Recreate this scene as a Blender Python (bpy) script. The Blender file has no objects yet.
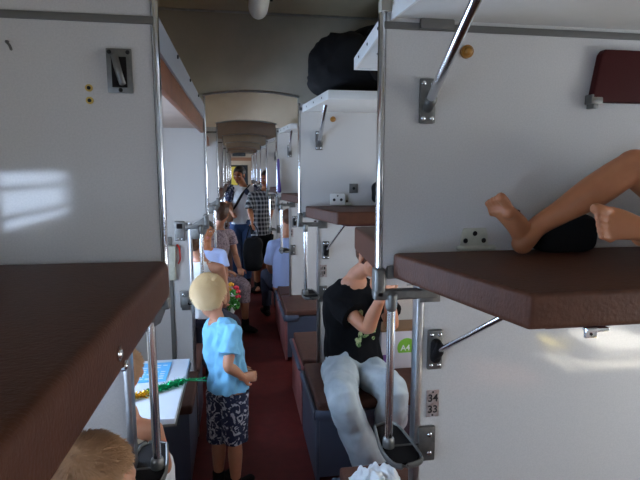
import bpy, bmesh, math, random
from mathutils import Vector, Matrix, noise
random.seed(7)
C = bpy.context.scene.collection
V = Vector
# ------------------------------------------------------------------ camera
FPX = 500.0
cam_d = bpy.data.cameras.new('camera'); cam = bpy.data.objects.new('camera', cam_d); C.objects.link(cam)
cam_d.sensor_width = 36; cam_d.lens = FPX*36/640; cam_d.clip_start = .02
cam.location = (0, 0, 1.70)
YAW, PITCH = math.radians(9.225), math.radians(7.97)
cam.rotation_euler = (math.pi/2-PITCH, 0, -YAW)
bpy.context.scene.camera = cam
# ------------------------------------------------------------------ world, sun, portals, exposure
W = bpy.data.worlds.new('daylight'); bpy.context.scene.world = W; W.use_nodes = True
bg = W.node_tree.nodes['Background']; bg.inputs[1].default_value = 13.0
wn, wl = W.node_tree.nodes, W.node_tree.links      # bluer open sky on the left, hazier on the sunny right
wt = wn.new('ShaderNodeTexCoord'); wx = wn.new('ShaderNodeSeparateXYZ'); wl.new(wt.outputs['Generated'], wx.inputs[0])
wr = wn.new('ShaderNodeMapRange'); wr.inputs[1].default_value = -.8; wr.inputs[2].default_value = .8; wl.new(wx.outputs[0], wr.inputs[0])
wm = wn.new('ShaderNodeMix'); wm.data_type = 'RGBA'; wm.inputs[6].default_value = (.66, .88, 1.25, 1); wm.inputs[7].default_value = (.86, .90, .93, 1)
wl.new(wr.outputs[0], wm.inputs[0]); wl.new(wm.outputs[2], bg.inputs[0])
sd = bpy.data.lights.new('sun', 'SUN'); sd.energy = 55; sd.angle = .01; sd.color = (1, .93, .78)
sun = bpy.data.objects.new('sun', sd); C.objects.link(sun)
sun.rotation_euler = V((-.58, -.22, -.70)).to_track_quat('-Z', 'Y').to_euler()
vs = bpy.context.scene.view_settings
vs.view_transform = 'Standard'; vs.look = 'None'; vs.gamma = 1; vs.use_curve_mapping = False; vs.exposure = -0.10
XL, XR, ZC = -.88, 2.2, 2.61           # outer walls, ceiling
Y0, PIT, NP = 1.3, 1.8, 8              # first partition, spacing, count
YB, YE = -2.32, 15.9                   # ends of the car
SECT = [Y0-.9+PIT*k for k in range(-1, NP+1)]   # middle of each section
SECT = [y for y in SECT if YB+.5 < y < YE-.4]
for yc in SECT:
    for x, w, z0, z1, sx, dy in ((XL-.03, .90, .98, 1.72, 1, -.3), (XR+.03, 1.0, .95, 1.75, -1, 0)):
        a = bpy.data.lights.new('window_portal', 'AREA'); a.shape = 'RECTANGLE'; a.size = z1-z0; a.size_y = w
        a.cycles.is_portal = True
        o = bpy.data.objects.new('window_portal', a); C.objects.link(o); o.location = (x, yc+dy, (z0+z1)/2)
        o.rotation_euler = (0, -math.pi/2*sx, 0)

# ------------------------------------------------------------------ materials
def mat(name, col, rough=.5, metal=0, bump=None, vary=None, spec=.5, coat=0, sss=0):
    m = bpy.data.materials.new(name); m.use_nodes = True; n = m.node_tree.nodes; l = m.node_tree.links
    b = n['Principled BSDF']; b.inputs['Base Color'].default_value = (*col, 1); b.inputs['Roughness'].default_value = rough
    b.inputs['Metallic'].default_value = metal; b.inputs['Specular IOR Level'].default_value = spec
    b.inputs['Coat Weight'].default_value = coat
    if sss:
        b.inputs['Subsurface Weight'].default_value = sss; b.inputs['Subsurface Scale'].default_value = .01
        b.inputs['Subsurface Radius'].default_value = (1, .35, .2)
    tc = n.new('ShaderNodeTexCoord')
    if vary:                                    # (scale, amount, second colour)
        t = n.new('ShaderNodeTexNoise'); t.inputs['Scale'].default_value = vary[0]; t.inputs['Detail'].default_value = 5
        l.new(tc.outputs['Object'], t.inputs['Vector'])
        r = n.new('ShaderNodeMapRange'); r.inputs[1].default_value = .38; r.inputs[2].default_value = .62
        r.inputs[4].default_value = vary[1]; l.new(t.outputs[0], r.inputs[0])
        x = n.new('ShaderNodeMix'); x.data_type = 'RGBA'; x.inputs[6].default_value = (*col, 1); x.inputs[7].default_value = (*vary[2], 1)
        l.new(r.outputs[0], x.inputs[0]); l.new(x.outputs[2], b.inputs['Base Color'])
    if bump:                                    # (scale, strength, distance[, stretch])
        t = n.new('ShaderNodeTexNoise'); t.inputs['Scale'].default_value = bump[0]; t.inputs['Detail'].default_value = 4
        mp = n.new('ShaderNodeMapping'); l.new(tc.outputs['Object'], mp.inputs[0]); l.new(mp.outputs[0], t.inputs['Vector'])
        if len(bump) > 3: mp.inputs['Scale'].default_value = bump[3]
        bp = n.new('ShaderNodeBump'); bp.inputs['Strength'].default_value = bump[1]; bp.inputs['Distance'].default_value = bump[2]
        l.new(t.outputs[0], bp.inputs['Height']); l.new(bp.outputs[0], b.inputs['Normal'])
    return m
def nodes(m): return m.node_tree.nodes, m.node_tree.links, m.node_tree.nodes['Principled BSDF']
def pattern(m, kind, c1, c2, scale, thr=.5, axis=(0, 0, 1), width=.5, soft=.02):
    n, l, b = nodes(m); tc = n.new('ShaderNodeTexCoord')
    x = n.new('ShaderNodeMix'); x.data_type = 'RGBA'; x.inputs[6].default_value = (*c1, 1); x.inputs[7].default_value = (*c2, 1)
    r = n.new('ShaderNodeMapRange'); r.inputs[1].default_value = thr-soft; r.inputs[2].default_value = thr+soft
    if kind == 'noise':
        t = n.new('ShaderNodeTexNoise'); t.inputs['Scale'].default_value = scale; t.inputs['Detail'].default_value = 2.5; t.inputs['Distortion'].default_value = 1.5
        l.new(tc.outputs['Object'], t.inputs['Vector']); l.new(t.outputs[0], r.inputs[0])
    elif kind == 'stripe':
        d = n.new('ShaderNodeVectorMath'); d.operation = 'DOT_PRODUCT'; d.inputs[1].default_value = axis
        l.new(tc.outputs['Object'], d.inputs[0])
        q = n.new('ShaderNodeMath'); q.operation = 'MULTIPLY'; q.inputs[1].default_value = scale; l.new(d.outputs['Value'], q.inputs[0])
        f = n.new('ShaderNodeMath'); f.operation = 'FRACT'; l.new(q.outputs[0], f.inputs[0]); l.new(f.outputs[0], r.inputs[0])
    elif kind == 'plaid':
        s = n.new('ShaderNodeSeparateXYZ'); l.new(tc.outputs['Object'], s.inputs[0]); outs = []
        ad = n.new('ShaderNodeMath'); ad.operation = 'ADD'; l.new(s.outputs[0], ad.inputs[0]); l.new(s.outputs[1], ad.inputs[1])
        for src in (ad.outputs[0], s.outputs[2]):
            q = n.new('ShaderNodeMath'); q.operation = 'MULTIPLY'; q.inputs[1].default_value = scale; l.new(src, q.inputs[0])
            f = n.new('ShaderNodeMath'); f.operation = 'FRACT'; l.new(q.outputs[0], f.inputs[0])
            g = n.new('ShaderNodeMath'); g.operation = 'GREATER_THAN'; g.inputs[1].default_value = .6; l.new(f.outputs[0], g.inputs[0]); outs.append(g)
        a = n.new('ShaderNodeMath'); a.operation = 'ADD'; l.new(outs[0].outputs[0], a.inputs[0]); l.new(outs[1].outputs[0], a.inputs[1])
        h = n.new('ShaderNodeMath'); h.operation = 'MULTIPLY'; h.inputs[1].default_value = .5; l.new(a.outputs[0], h.inputs[0])
        r.inputs[1].default_value = 0; r.inputs[2].default_value = 1; l.new(h.outputs[0], r.inputs[0])
    l.new(r.outputs[0], x.inputs[0]); l.new(x.outputs[2], b.inputs['Base Color']); return m

M = {}
M['laminate'] = mat('pale laminate', (.57, .555, .535), .08, bump=(420, .04, .0004), vary=(230, .6, (.50, .49, .475)), spec=.5)
M['header'] = mat('beige panel', (.52, .44, .34), .5, vary=(9, .5, (.44, .375, .30)), bump=(200, .1, .001))
M['header_shaded'] = mat('shaded olive grey panel', (.46, .42, .34), .6, vary=(7, .6, (.38, .35, .28)), bump=(200, .1, .001))  # beige header panel with its dim light painted into the colour
M['header_lit'] = mat('lit cream panel', (.86, .74, .58), .5, vary=(9, .5, (.80, .68, .52)), bump=(200, .1, .001))  # same header panel, brighter light painted into the colour
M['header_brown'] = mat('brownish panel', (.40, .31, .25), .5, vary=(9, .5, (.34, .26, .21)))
M['ceiling'] = mat('ceiling panel', (.52, .44, .29), .55, vary=(6, .5, (.44, .37, .25)))
M['outer'] = mat('outer wall laminate', (.62, .62, .60), .35, bump=(300, .1, .001))
M['floor'] = mat('dark red linoleum', (.13, .015, .012), .5, spec=.3, vary=(14, .7, (.085, .011, .009)), bump=(60, .15, .002))
M['vinyl'] = mat('brown vinyl', (.088, .033, .018), .5, bump=(110, .45, .003, (1, 1.6, 1)), vary=(35, .5, (.065, .025, .014)), spec=.18)
M['bench_vinyl'] = mat('worn brown vinyl', (.09, .038, .026), .55, spec=.25, bump=(90, .3, .003), vary=(30, .5, (.06, .026, .018)))
M['maroon'] = mat('dark maroon vinyl', (.045, .006, .006), .6, spec=.15, bump=(150, .2, .002))
M['steel'] = mat('worn steel', (.56, .57, .58), .28, 1, bump=(60, .2, .002), vary=(45, .6, (.42, .43, .44)))
M['pole'] = mat('polished steel tube', (.72, .73, .75), .16, 1)
M['cast'] = mat('grey cast metal', (.20, .20, .19), .42, .75, bump=(220, .2, .001), vary=(40, .6, (.13, .13, .125)))
M['dull'] = mat('painted grey metal', (.13, .125, .115), .5, .2, bump=(160, .2, .001))
M['rubber'] = mat('black rubber', (.010, .008, .008), .8, spec=.2, bump=(200, .4, .002))
M['socketgreen'] = mat('greenish painted metal', (.52, .52, .43), .5, .1, vary=(60, .6, (.42, .42, .34)))
M['white_edge'] = mat('white painted edge', (.74, .73, .70), .4)
M['shelf'] = mat('white shelf board', (.60, .59, .56), .35, vary=(30, .5, (.64, .62, .59)))
M['wood'] = mat('brown varnished board', (.21, .075, .030), .45, vary=(12, .7, (.14, .05, .022)), bump=(40, .2, .002, (8, 1, 8)))
M['bluegrey'] = mat('blue grey board', (.28, .31, .37), .4)
M['dark'] = mat('dark hole', (.01, .01, .01), .8)
M['brass'] = mat('brass', (.55, .38, .10), .35, .8)
M['amber'] = mat('amber plastic knob', (.34, .15, .02), .3)
M['black_text'] = mat('black print', (.015, .013, .013), .5)
M['tagplate'] = mat('scratched tag plate', (.46, .40, .38), .42, .35, vary=(70, .9, (.30, .22, .20)))
M['bench_side'] = mat('blue grey bench side', (.075, .09, .13), .45, vary=(20, .5, (.07, .085, .12)))
M['bench_red'] = mat('faded red board', (.36, .13, .12), .5, vary=(10, .6, (.26, .09, .085)))
M['table'] = mat('pale blue table top', (.66, .72, .80), .3, bump=(200, .1, .001))
M['paper'] = mat('pale blue printed paper', (.13, .48, .82), .6)
M['skin'] = mat('skin', (.56, .255, .145), .48, sss=.12, vary=(22, .5, (.47, .20, .115)), bump=(260, .1, .001))
M['skin_tan'] = mat('tanned skin', (.40, .155, .070), .45, sss=.12, vary=(22, .5, (.34, .125, .055)), bump=(260, .1, .001), spec=.3)
M['lips'] = mat('lips', (.40, .12, .10), .4)
M['nail'] = mat('toe nail', (.42, .17, .08), .6)
M['eye'] = mat('eye white', (.75, .73, .70), .2)
M['iris'] = mat('iris', (.05, .03, .02), .2)
M['blond'] = mat('blond hair', (.80, .60, .33), .5, bump=(120, .15, .002), vary=(12, .5, (.66, .46, .24)))
M['redblond'] = mat('light brown hair', (.50, .29, .15), .5, bump=(160, .3, .003), vary=(16, .6, (.34, .18, .09)))
M['brownhair'] = mat('brown hair', (.13, .055, .028), .5, bump=(160, .5, .004), vary=(60, .9, (.07, .03, .016)))
M['blackhair'] = mat('dark hair', (.025, .016, .012), .45, bump=(160, .5, .004))
M['blueshirt'] = mat('light blue cotton', (.22, .55, .82), .85, bump=(500, .2, .001))
M['navyprint'] = pattern(mat('navy printed cotton', (.03, .04, .10), .85), 'noise', (.012, .018, .055), (.45, .46, .52), 30, .57, soft=.02)
M['black'] = mat('black cotton', (.006, .006, .007), .95, spec=.15, bump=(400, .2, .001))
M['blacklean'] = mat('black nylon', (.005, .005, .006), .75, spec=.2, bump=(90, .4, .004))
M['greenprint'] = pattern(mat('green print', (.1, .2, .05), .7), 'noise', (.07, .16, .04), (.45, .5, .25), 38, .5, soft=.05)
M['jeans'] = mat('pale washed denim', (.46, .52, .55), .85, bump=(300, .3, .002), vary=(9, .8, (.33, .39, .43)))
M['bluejeans'] = mat('blue denim', (.035, .075, .17), .85, bump=(300, .3, .002), vary=(9, .8, (.02, .045, .12)))
M['white'] = mat('white cotton', (.88, .88, .88), .85, bump=(300, .2, .001))
M['navy'] = mat('dark navy cotton', (.02, .025, .05), .8)
M['paleblue'] = mat('pale lilac blue cotton', (.42, .52, .82), .85, bump=(300, .2, .001))
M['plaid'] = pattern(mat('checked cotton', (.1, .1, .1), .85), 'plaid', (.018, .02, .026), (.42, .42, .42), 17)
M['floral'] = pattern(mat('faded floral cotton', (.4, .3, .3), .85), 'noise', (.46, .36, .37), (.22, .16, .19), 45, .52, soft=.06)
M['stripe'] = pattern(mat('striped knit', (.1, .1, .1), .85), 'stripe', (.015, .015, .017), (.42, .38, .30), 34, .5)
M['purple'] = mat('purple cotton', (.08, .05, .22), .8, bump=(200, .3, .002))
M['tan'] = mat('tan leather', (.30, .15, .08), .6)
M['carton'] = mat('white printed carton', (.66, .62, .68), .55)
M['cartonbrown'] = mat('brown cardboard', (.26, .15, .08), .7)
M['green'] = mat('green print ink', (.22, .52, .05), .5)
M['purpleink'] = mat('purple print ink', (.20, .09, .30), .5)
M['white_ink'] = mat('white print ink', (.82, .84, .80), .5)
M['plastic'] = mat('thin white plastic', (.78, .82, .84), .35, bump=(25, .6, .02))
M['pink'] = mat('pink print', (.65, .10, .22), .4)
M['red'] = mat('red plastic', (.62, .04, .03), .35)
M['tinsel_green'] = mat('green foil', (.02, .52, .22), .22, .85)
M['tinsel_gold'] = mat('gold foil', (.85, .55, .06), .22, .85)
M['rose_red'] = mat('red petals', (.62, .02, .04), .6)
M['rose_yellow'] = mat('orange yellow petals', (.85, .42, .03), .6)
M['leaf'] = mat('green leaves', (.06, .34, .04), .5)
M['lampglass'] = mat('frosted lamp cover', (.70, .70, .66), .35)
M['doorpaint'] = mat('door panel', (.52, .42, .30), .5)
M['darkglass'] = mat('dark glass', (.03, .035, .04), .1)
M['yellowcloth'] = mat('yellow curtain', (.70, .55, .08), .8)

# ------------------------------------------------------------------ mesh helpers
def box(bm, lo, hi, bev=0, rot=None, seg=2):
    lo, hi = V(lo), V(hi); t = bmesh.new(); bmesh.ops.create_cube(t, size=1)
    bmesh.ops.scale(t, vec=hi-lo, verts=t.verts)
    if bev: bmesh.ops.bevel(t, geom=t.edges[:], offset=bev, segments=seg, affect='EDGES', profile=.6)
    if rot is not None: bmesh.ops.transform(t, matrix=rot, verts=t.verts)
    bmesh.ops.translate(t, vec=(lo+hi)/2, verts=t.verts); merge(bm, t); return bm
def merge(bm, t, mi=None):
    me = bpy.data.meshes.new('tmp')
    if mi is not None:
        for f in t.faces: f.material_index = mi
    t.to_mesh(me); t.free(); bm.from_mesh(me); bpy.data.meshes.remove(me)
def prism(bm, poly, z0, z1, bev=0, axis='z', seg=2):
    t = bmesh.new(); f = (lambda a, b, c: (a, b, c)) if axis == 'z' else ((lambda a, b, c: (a, c, b)) if axis == 'y' else (lambda a, b, c: (c, a, b)))
    lo = [t.verts.new(f(x, y, z0)) for x, y in poly]; hi = [t.verts.new(f(x, y, z1)) for x, y in poly]; n = len(poly)
    t.faces.new(lo[::-1]); t.faces.new(hi)
    for i in range(n): t.faces.new((lo[i], lo[(i+1) % n], hi[(i+1) % n], hi[i]))
    bmesh.ops.recalc_face_normals(t, faces=t.faces)
    if bev: bmesh.ops.bevel(t, geom=t.edges[:], offset=bev, segments=seg, affect='EDGES', profile=.6)
    merge(bm, t); return bm
def ell(bm, c, r, R=None, seg=20, mi=None):
    t = bmesh.new(); bmesh.ops.create_uvsphere(t, u_segments=seg, v_segments=max(8, seg*2//3), radius=1)
    bmesh.ops.scale(t, vec=r if hasattr(r, '__len__') else (r, r, r), verts=t.verts)
    if R is not None: bmesh.ops.transform(t, matrix=R, verts=t.verts)
    bmesh.ops.translate(t, vec=c, verts=t.verts); merge(bm, t, mi); return bm
def cr(p0, p1, p2, p3, t):
    return .5*((2*p1)+(p2-p0)*t+(2*p0-5*p1+4*p2-p3)*t*t+(3*p1-p0-3*p2+p3)*t**3)
def tube(bm, pts, rad, side=None, seg=12, sub=4, flat=False, mi=None):
    """closed tapered tube through pts; rad = radius or (a along side, b across); rounded ends unless flat"""
    P = [V(p) for p in pts]; Rr = [V((r, r)) if not hasattr(r, '__len__') else V(r) for r in (rad if hasattr(rad, '__len__') and len(rad) == len(P) and not (len(rad) == 2 and len(P) != 2) else [rad]*len(P))]
    pp, rr = [], []
    n = len(P)
    if n > 2 and sub > 1:
        for i in range(n-1):
            a, b, c, d = P[max(i-1, 0)], P[i], P[i+1], P[min(i+2, n-1)]
            ra, rb, rc, rd = Rr[max(i-1, 0)], Rr[i], Rr[i+1], Rr[min(i+2, n-1)]
            for k in range(sub):
                t = k/sub; pp.append(cr(a, b, c, d, t)); rr.append(cr(ra, rb, rc, rd, t))
        pp.append(P[-1]); rr.append(Rr[-1])
    else: pp, rr = P, Rr
    T = [(pp[min(i+1, len(pp)-1)]-pp[max(i-1, 0)]).normalized() for i in range(len(pp))]
    s = V(side) if side is not None else (V((0, 0, 1)) if abs(T[0].z) < .9 else V((1, 0, 0))).cross(T[0])
    rings = []
    def ring(c, t, s, r):
        b = t.cross(s); return [c+s*(r.x*math.cos(q))+b*(r.y*math.sin(q)) for q in [2*math.pi*k/seg for k in range(seg)]]
    fr = []
    for i, t in enumerate(T):
        base = V(side) if side is not None else s
        q = base-t*base.dot(t)
        if q.length > .05: s = q.normalized()
        fr.append(s.copy())
    def cap(i, sign):
        o = []; r = rr[i]; h = min(r.x, r.y)
        for a in ((.35, .7, 1.1) if sign > 0 else (1.1, .7, .35)):
            o.append((pp[i]+T[i]*(h*math.sin(a)*sign), T[i], fr[i], r*math.cos(a)))
        return o
    L = []
    if not flat: L += cap(0, -1)
    L += [(pp[i], T[i], fr[i], rr[i]) for i in range(len(pp))]
    if not flat: L += cap(len(pp)-1, 1)
    t = bmesh.new(); prev = None; first = None
    for a in L:
        vs_ = [t.verts.new(v) for v in ring(*a)]
        if prev:
            for k in range(seg): t.faces.new((prev[k], prev[(k+1) % seg], vs_[(k+1) % seg], vs_[k]))
        else: first = vs_
        prev = vs_
    t.faces.new(first[::-1]); t.faces.new(prev)
    bmesh.ops.recalc_face_normals(t, faces=t.faces)
    merge(bm, t, mi); return bm
def disc(bm, c, n, r, h, seg=20, bev=0):
    n = V(n).normalized(); return tube(bm, [V(c), V(c)+n*h], [r, r], seg=seg, flat=True)
def link(name, me, parent=None):
    o = bpy.data.objects.new(name, me); C.objects.link(o)
    if parent: o.parent = parent
    return o
def root_loc(o):
    v = V((0, 0, 0))
    while o: v = v+o.location; o = o.parent
    return v
def part(name, bm, m, parent=None, smooth=True, label=None, loc=None):
    """link a world-space bmesh as one object"""
    off = root_loc(parent) if parent else (V(loc) if loc is not None else V((0, 0, 0)))
    bmesh.ops.translate(bm, vec=-off, verts=bm.verts)
    me = bpy.data.meshes.new(name); bm.to_mesh(me); bm.free()
    for k in (m if isinstance(m, (list, tuple)) else [m]): me.materials.append(M[k] if isinstance(k, str) else k)
    if smooth:
        try: me.shade_smooth()
        except Exception: pass
        try: me.set_sharp_from_angle(angle=math.radians(38))
        except Exception: pass
    o = link(name, me, parent)
    if loc is not None and not parent: o.location = loc
    if label: o['label'] = label
    return o
def tag(o, label, cat, group=None):
    o['label'] = label; o['category'] = cat
    if group: o['group'] = group
    return o
def thing(name, label, cat, loc, group=None):
    o = bpy.data.objects.new(name, None); o.empty_display_size = .05; C.objects.link(o); o.location = loc
    return tag(o, label, cat, group)
def struct(name, bm, m, parent=None, smooth=False):
    o = part(name, bm, m, parent, smooth)
    if not parent: o['kind'] = 'structure'
    return o
def dup(root, off, label=None):
    r = root.copy(); C.objects.link(r); r.location = root.location+V(off)
    if label: r['label'] = label
    for ch in list(root.children):
        c = ch.copy(); C.objects.link(c); c.parent = r
        for g in list(ch.children):
            d = g.copy(); C.objects.link(d); d.parent = c
    return r
def remesh(bm, vox, smooth=3, wrinkle=None, mi=None):
    """fuse overlapping closed shapes into one continuous surface"""
    me = bpy.data.meshes.new('tmp'); bm.to_mesh(me); bm.free(); o = bpy.data.objects.new('tmp', me); C.objects.link(o)
    md = o.modifiers.new('r', 'REMESH'); md.mode = 'VOXEL'; md.voxel_size = vox
    dg = bpy.context.evaluated_depsgraph_get(); me2 = bpy.data.meshes.new_from_object(o.evaluated_get(dg))
    bpy.data.objects.remove(o); bpy.data.meshes.remove(me)
    b = bmesh.new(); b.from_mesh(me2); bpy.data.meshes.remove(me2)
    for _ in range(smooth): bmesh.ops.smooth_vert(b, verts=b.verts, factor=.5, use_axis_x=True, use_axis_y=True, use_axis_z=True)
    if wrinkle:
        sc, amp, st = wrinkle; b.normal_update()
        for v in b.verts:
            p = V((v.co.x*st[0], v.co.y*st[1], v.co.z*st[2]))*sc
            v.co += v.normal*(amp*noise.noise(p)+amp*.5*noise.noise(p*2.3))
    return b
def text(name, s, size, m, parent, pos, extr=.0006):
    cu = bpy.data.curves.new(name, 'FONT'); cu.body = s; cu.size = size; cu.extrude = extr; cu.align_x = 'CENTER'; cu.align_y = 'CENTER'; cu.offset = size*.018
    o = bpy.data.objects.new('tmp', cu); C.objects.link(o)
    dg = bpy.context.evaluated_depsgraph_get(); me = bpy.data.meshes.new_from_object(o.evaluated_get(dg)); bpy.data.objects.remove(o)
    me.transform(Matrix.Rotation(math.pi/2, 4, 'X')); me.transform(Matrix.Translation(V(pos)-root_loc(parent)))
    me.materials.clear(); me.materials.append(M[m]); me.name = name
    return link(name, me, parent)
ORD = ['nearest', 'second', 'third', 'fourth', 'fifth', 'sixth', 'seventh', 'eighth']

# ------------------------------------------------------------------ shell
struct('floor', box(bmesh.new(), (XL-.1, YB, -.06), (XR+.1, YE, 0)), 'floor')
struct('ceiling', box(bmesh.new(), (XL-.1, YB, ZC), (XR+.1, YE, ZC+.06)), 'ceiling')
def side_wall(name, x0, x1, wins, z0, z1):
    b = bmesh.new(); box(b, (x0, YB, 0), (x1, YE, z0)); box(b, (x0, YB, z1), (x1, YE, ZC))
    y = YB
    for a, c in wins: box(b, (x0, y, z0), (x1, a, z1)); y = c
    box(b, (x0, y, z0), (x1, YE, z1)); return struct(name, b, 'outer')
side_wall('wall_left', XL-.08, XL, [(y-.75, y+.15) for y in SECT], .98, 1.72)
side_wall('wall_right', XR, XR+.08, [(y-.5, y+.5) for y in SECT], .95, 1.75)
struct('wall_front', box(bmesh.new(), (XL-.08, YB-.05, 0), (XR+.08, YB, ZC)), 'outer')
n = 0
for yc in SECT:
    for x, w, z0, z1, yc in ((XL-.045, .45, .98, 1.72, yc-.3), (XR+.045, .5, .95, 1.75, yc)):
        n += 1; b = bmesh.new()
        for zz in (z0, z1-.03): box(b, (x-.02, yc-w, zz), (x+.02, yc+w, zz+.03))
        for yy in (yc-w, yc+w-.03): box(b, (x-.02, yy, z0), (x+.02, yy+.03, z1))
        for zz in (1.50, 1.615): box(b, (x-.012, yc-w, zz), (x+.012, yc+w, zz+.02))
        struct('window_%d' % n, b, 'steel')
# far end wall with its door
b = bmesh.new(); box(b, (XL, YE-.08, 0), (-.34, YE, ZC)); box(b, (.40, YE-.08, 0), (XR, YE, ZC)); box(b, (-.34, YE-.08, 1.98), (.40, YE, ZC))
struct('wall_back', b, 'header')
d = struct('door_1', box(bmesh.new(), (-.34, YE-.06, 0), (.40, YE-.02, 1.98), .004), 'doorpaint')
b = bmesh.new(); box(b, (-.26, YE-.075, .95), (.30, YE-.06, 1.85), .004); part('glass', b, 'darkglass', d)
b = bmesh.new(); box(b, (-.22, YE-.09, .95), (-.02, YE-.076, 1.8), .004); part('curtain', b, 'yellowcloth', d)
b = bmesh.new(); box(b, (.32, YE-.11, 1.0), (.36, YE-.06, 1.05), .006); part('door_handle', b, 'pole', d)
b = bmesh.new(); box(b, (-.40, YE-.12, 1.98), (.46, YE-.08, 2.08)); box(b, (.40, YE-.12, 0), (.48, YE-.08, 2.0)); box(b, (-.42, YE-.12, 0), (-.34, YE-.08, 2.0))
struct('trim_1', b, 'tan')
t = tag(part('display_panel', box(bmesh.new(), (-.16, YE-.14, 2.12), (.24, YE-.08, 2.27), .01), 'darkglass'), 'small dark display panel above the far end door', 'display panel')

# header panels with a shallow arch over the aisle, one per partition
def arch(x0, x1, z, rise, n=16): return [(x0+(x1-x0)*i/n, z+rise*(1-(2*i/n-1)**2)) for i in range(n+1)]
for k in range(-1, NP):
    y = Y0+PIT*k
    a = arch(-.193, .367, 2.135, .028)
    poly = [(XL, ZC), (XL, 2.10), (-.193, 2.10)]+a+[(.367, 2.10), (XR, 2.10), (XR, ZC)]
    b = prism(bmesh.new(), poly[::-1], y-.012, y+.018, axis='y'); h = struct('trim_%d' % (k+3), b, ['header_shaded', 'header_lit', 'header_brown', 'header', 'header', 'header_brown', 'header', 'header'][max(0, k-1)])  # tone per header stands in for how much light it gets
    b = bmesh.new(); tube(b, [(x, y-.014, z) for x, z in a], .006, seg=8, sub=1); part('edge_trim', b, 'steel', h)
    b = bmesh.new(); box(b, (XL, y-.018, ZC-.012), (XR, y-.008, ZC)); part('edge_strip', b, 'steel', h)

# ------------------------------------------------------------------ partitions
def partition(side, y):
    R = side == 'right'
    loc = (.37 if R else -.19, y, 0)
    t = thing('berth_partition', '', 'partition', loc, 'cross partitions between the open compartments')
    xe, xl, xo = (.376, .495, XR) if R else (-.19, -.295, XL)
    lo, hi = min(xe, xo), max(xe, xo)
    part('upper_panel', box(bmesh.new(), (lo+(.008 if R else 0), y, 1.385), (hi-(0 if R else .008), y+.03, 2.13)), 'laminate', t, False)
    lo, hi = min(xl, xo), max(xl, xo)
    part('lower_panel', box(bmesh.new(), (lo+(.008 if R else 0), y+.001, 0), (hi-(0 if R else .008), y+.029, 1.387)), 'laminate', t, False)
    b = bmesh.new(); tube(b, [(xe, y+.013, 1.40), (xe, y+.013, 2.13)], [(.009, .019)]*2, side=(1, 0, 0), seg=14, flat=True); part('edge_trim', b, 'pole', t, label='shiny steel upright edge')
    b = bmesh.new(); box(b, (xl-.009, y-.006, 0), (xl+.009, y+.036, 1.385), .004); part('edge_trim', b, 'steel', t)
    b = bmesh.new(); zr = 2.058 if R else 2.043; box(b, (min(xe, xo), y-.006, zr), (max(xe, xo), y, zr+.018), .002); part('shelf_rail', b, 'dull', t)
    return t
def handrail(side, y):
    """bracket under the upper panel corner, pole and foot step"""
    s = 1 if side == 'right' else -1
    X = lambda v: .09+s*(v-.09)           # mirrored about the aisle centre
    t = thing('handrail', '', 'handrail', (X(.385), y-.01, .90), 'climbing poles with foot steps')
    b = bmesh.new()
    xa, xb = sorted((X(.362), X(.392))); box(b, (xa, y-.014, 1.348), (xb, y+.032, 1.435), .009, seg=3)
    xa, xb = sorted((X(.360), X(.545))); box(b, (xa, y-.014, 1.346), (xb, y+.014, 1.374), .006, seg=3)
    tube(b, [(X(.410), y-.005, 1.356), (X(.410), y-.005, 1.325)], [.018, .016], seg=18)
    if side == 'left': prism(b, [(X(.362)+.0*i, 0) for i in range(0)] or [(X(.365), 1.43), (X(.365), 1.36), (X(.385), 1.31), (X(.43), 1.285), (X(.47), 1.285), (X(.47), 1.37)], y-.012, y+.0, .004, axis='y')
    box(b, (min(X(.49), X(.55)), y-.012, 1.335), (max(X(.49), X(.55)), y-.001, 1.385), .003)
    part('corner_bracket', b, 'cast', t)
    b = bmesh.new(); tube(b, [(X(.410), y-.005, 1.365), (X(.410), y-.005, .905)], [.0115]*2, seg=20, flat=True)
    tube(b, [(X(.410), y-.005, 1.352), (X(.410), y-.005, 1.325)], [.0155]*2, seg=20); part('pole', b, 'pole', t)
    oc = [(.402, y+.112), (.445, y+.128), (.474, y+.105), (.487, y-.055), (.466, y-.092), (.405, y-.096), (.386, y-.02)]
    if side == 'left': oc = [(X(a), c) for a, c in oc]
    b = bmesh.new(); tube(b, [(a, c, .908) for a, c in oc]+[(oc[0][0], oc[0][1], .908)], (.0045, .009), side=(1, 0, 0), seg=8, sub=4, flat=True)
    tube(b, [(X(.392), y-.004, .905), (X(.50), y-.004, .905)], [.008]*2, seg=10)
    tube(b, [(X(.410), y-.005, .93), (X(.410), y-.005, .893)], [.017]*2, seg=18); part('step_frame', b, 'cast', t)
    cx = sum(a for a, c in oc)/7; cy = sum(c for a, c in oc)/7
    b = prism(bmesh.new(), [(cx+(a-cx)*.97, cy+(c-cy)*.97) for a, c in oc], .900, .911, .001); part('step_tread', b, 'rubber', t)
    b = bmesh.new(); box(b, (min(X(.497), X(.548)), y-.014, .86), (max(X(.497), X(.548)), y-.001, .965), .004)
    p = part('wall_plate', b, 'cast', t); b = bmesh.new()
    b.free()
    for zz in (.885, .942): part('screw', ell(bmesh.new(), (X(.53), y-.015, zz), (.008, .004, .008), seg=12), 'pole', p)
    return t
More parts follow.
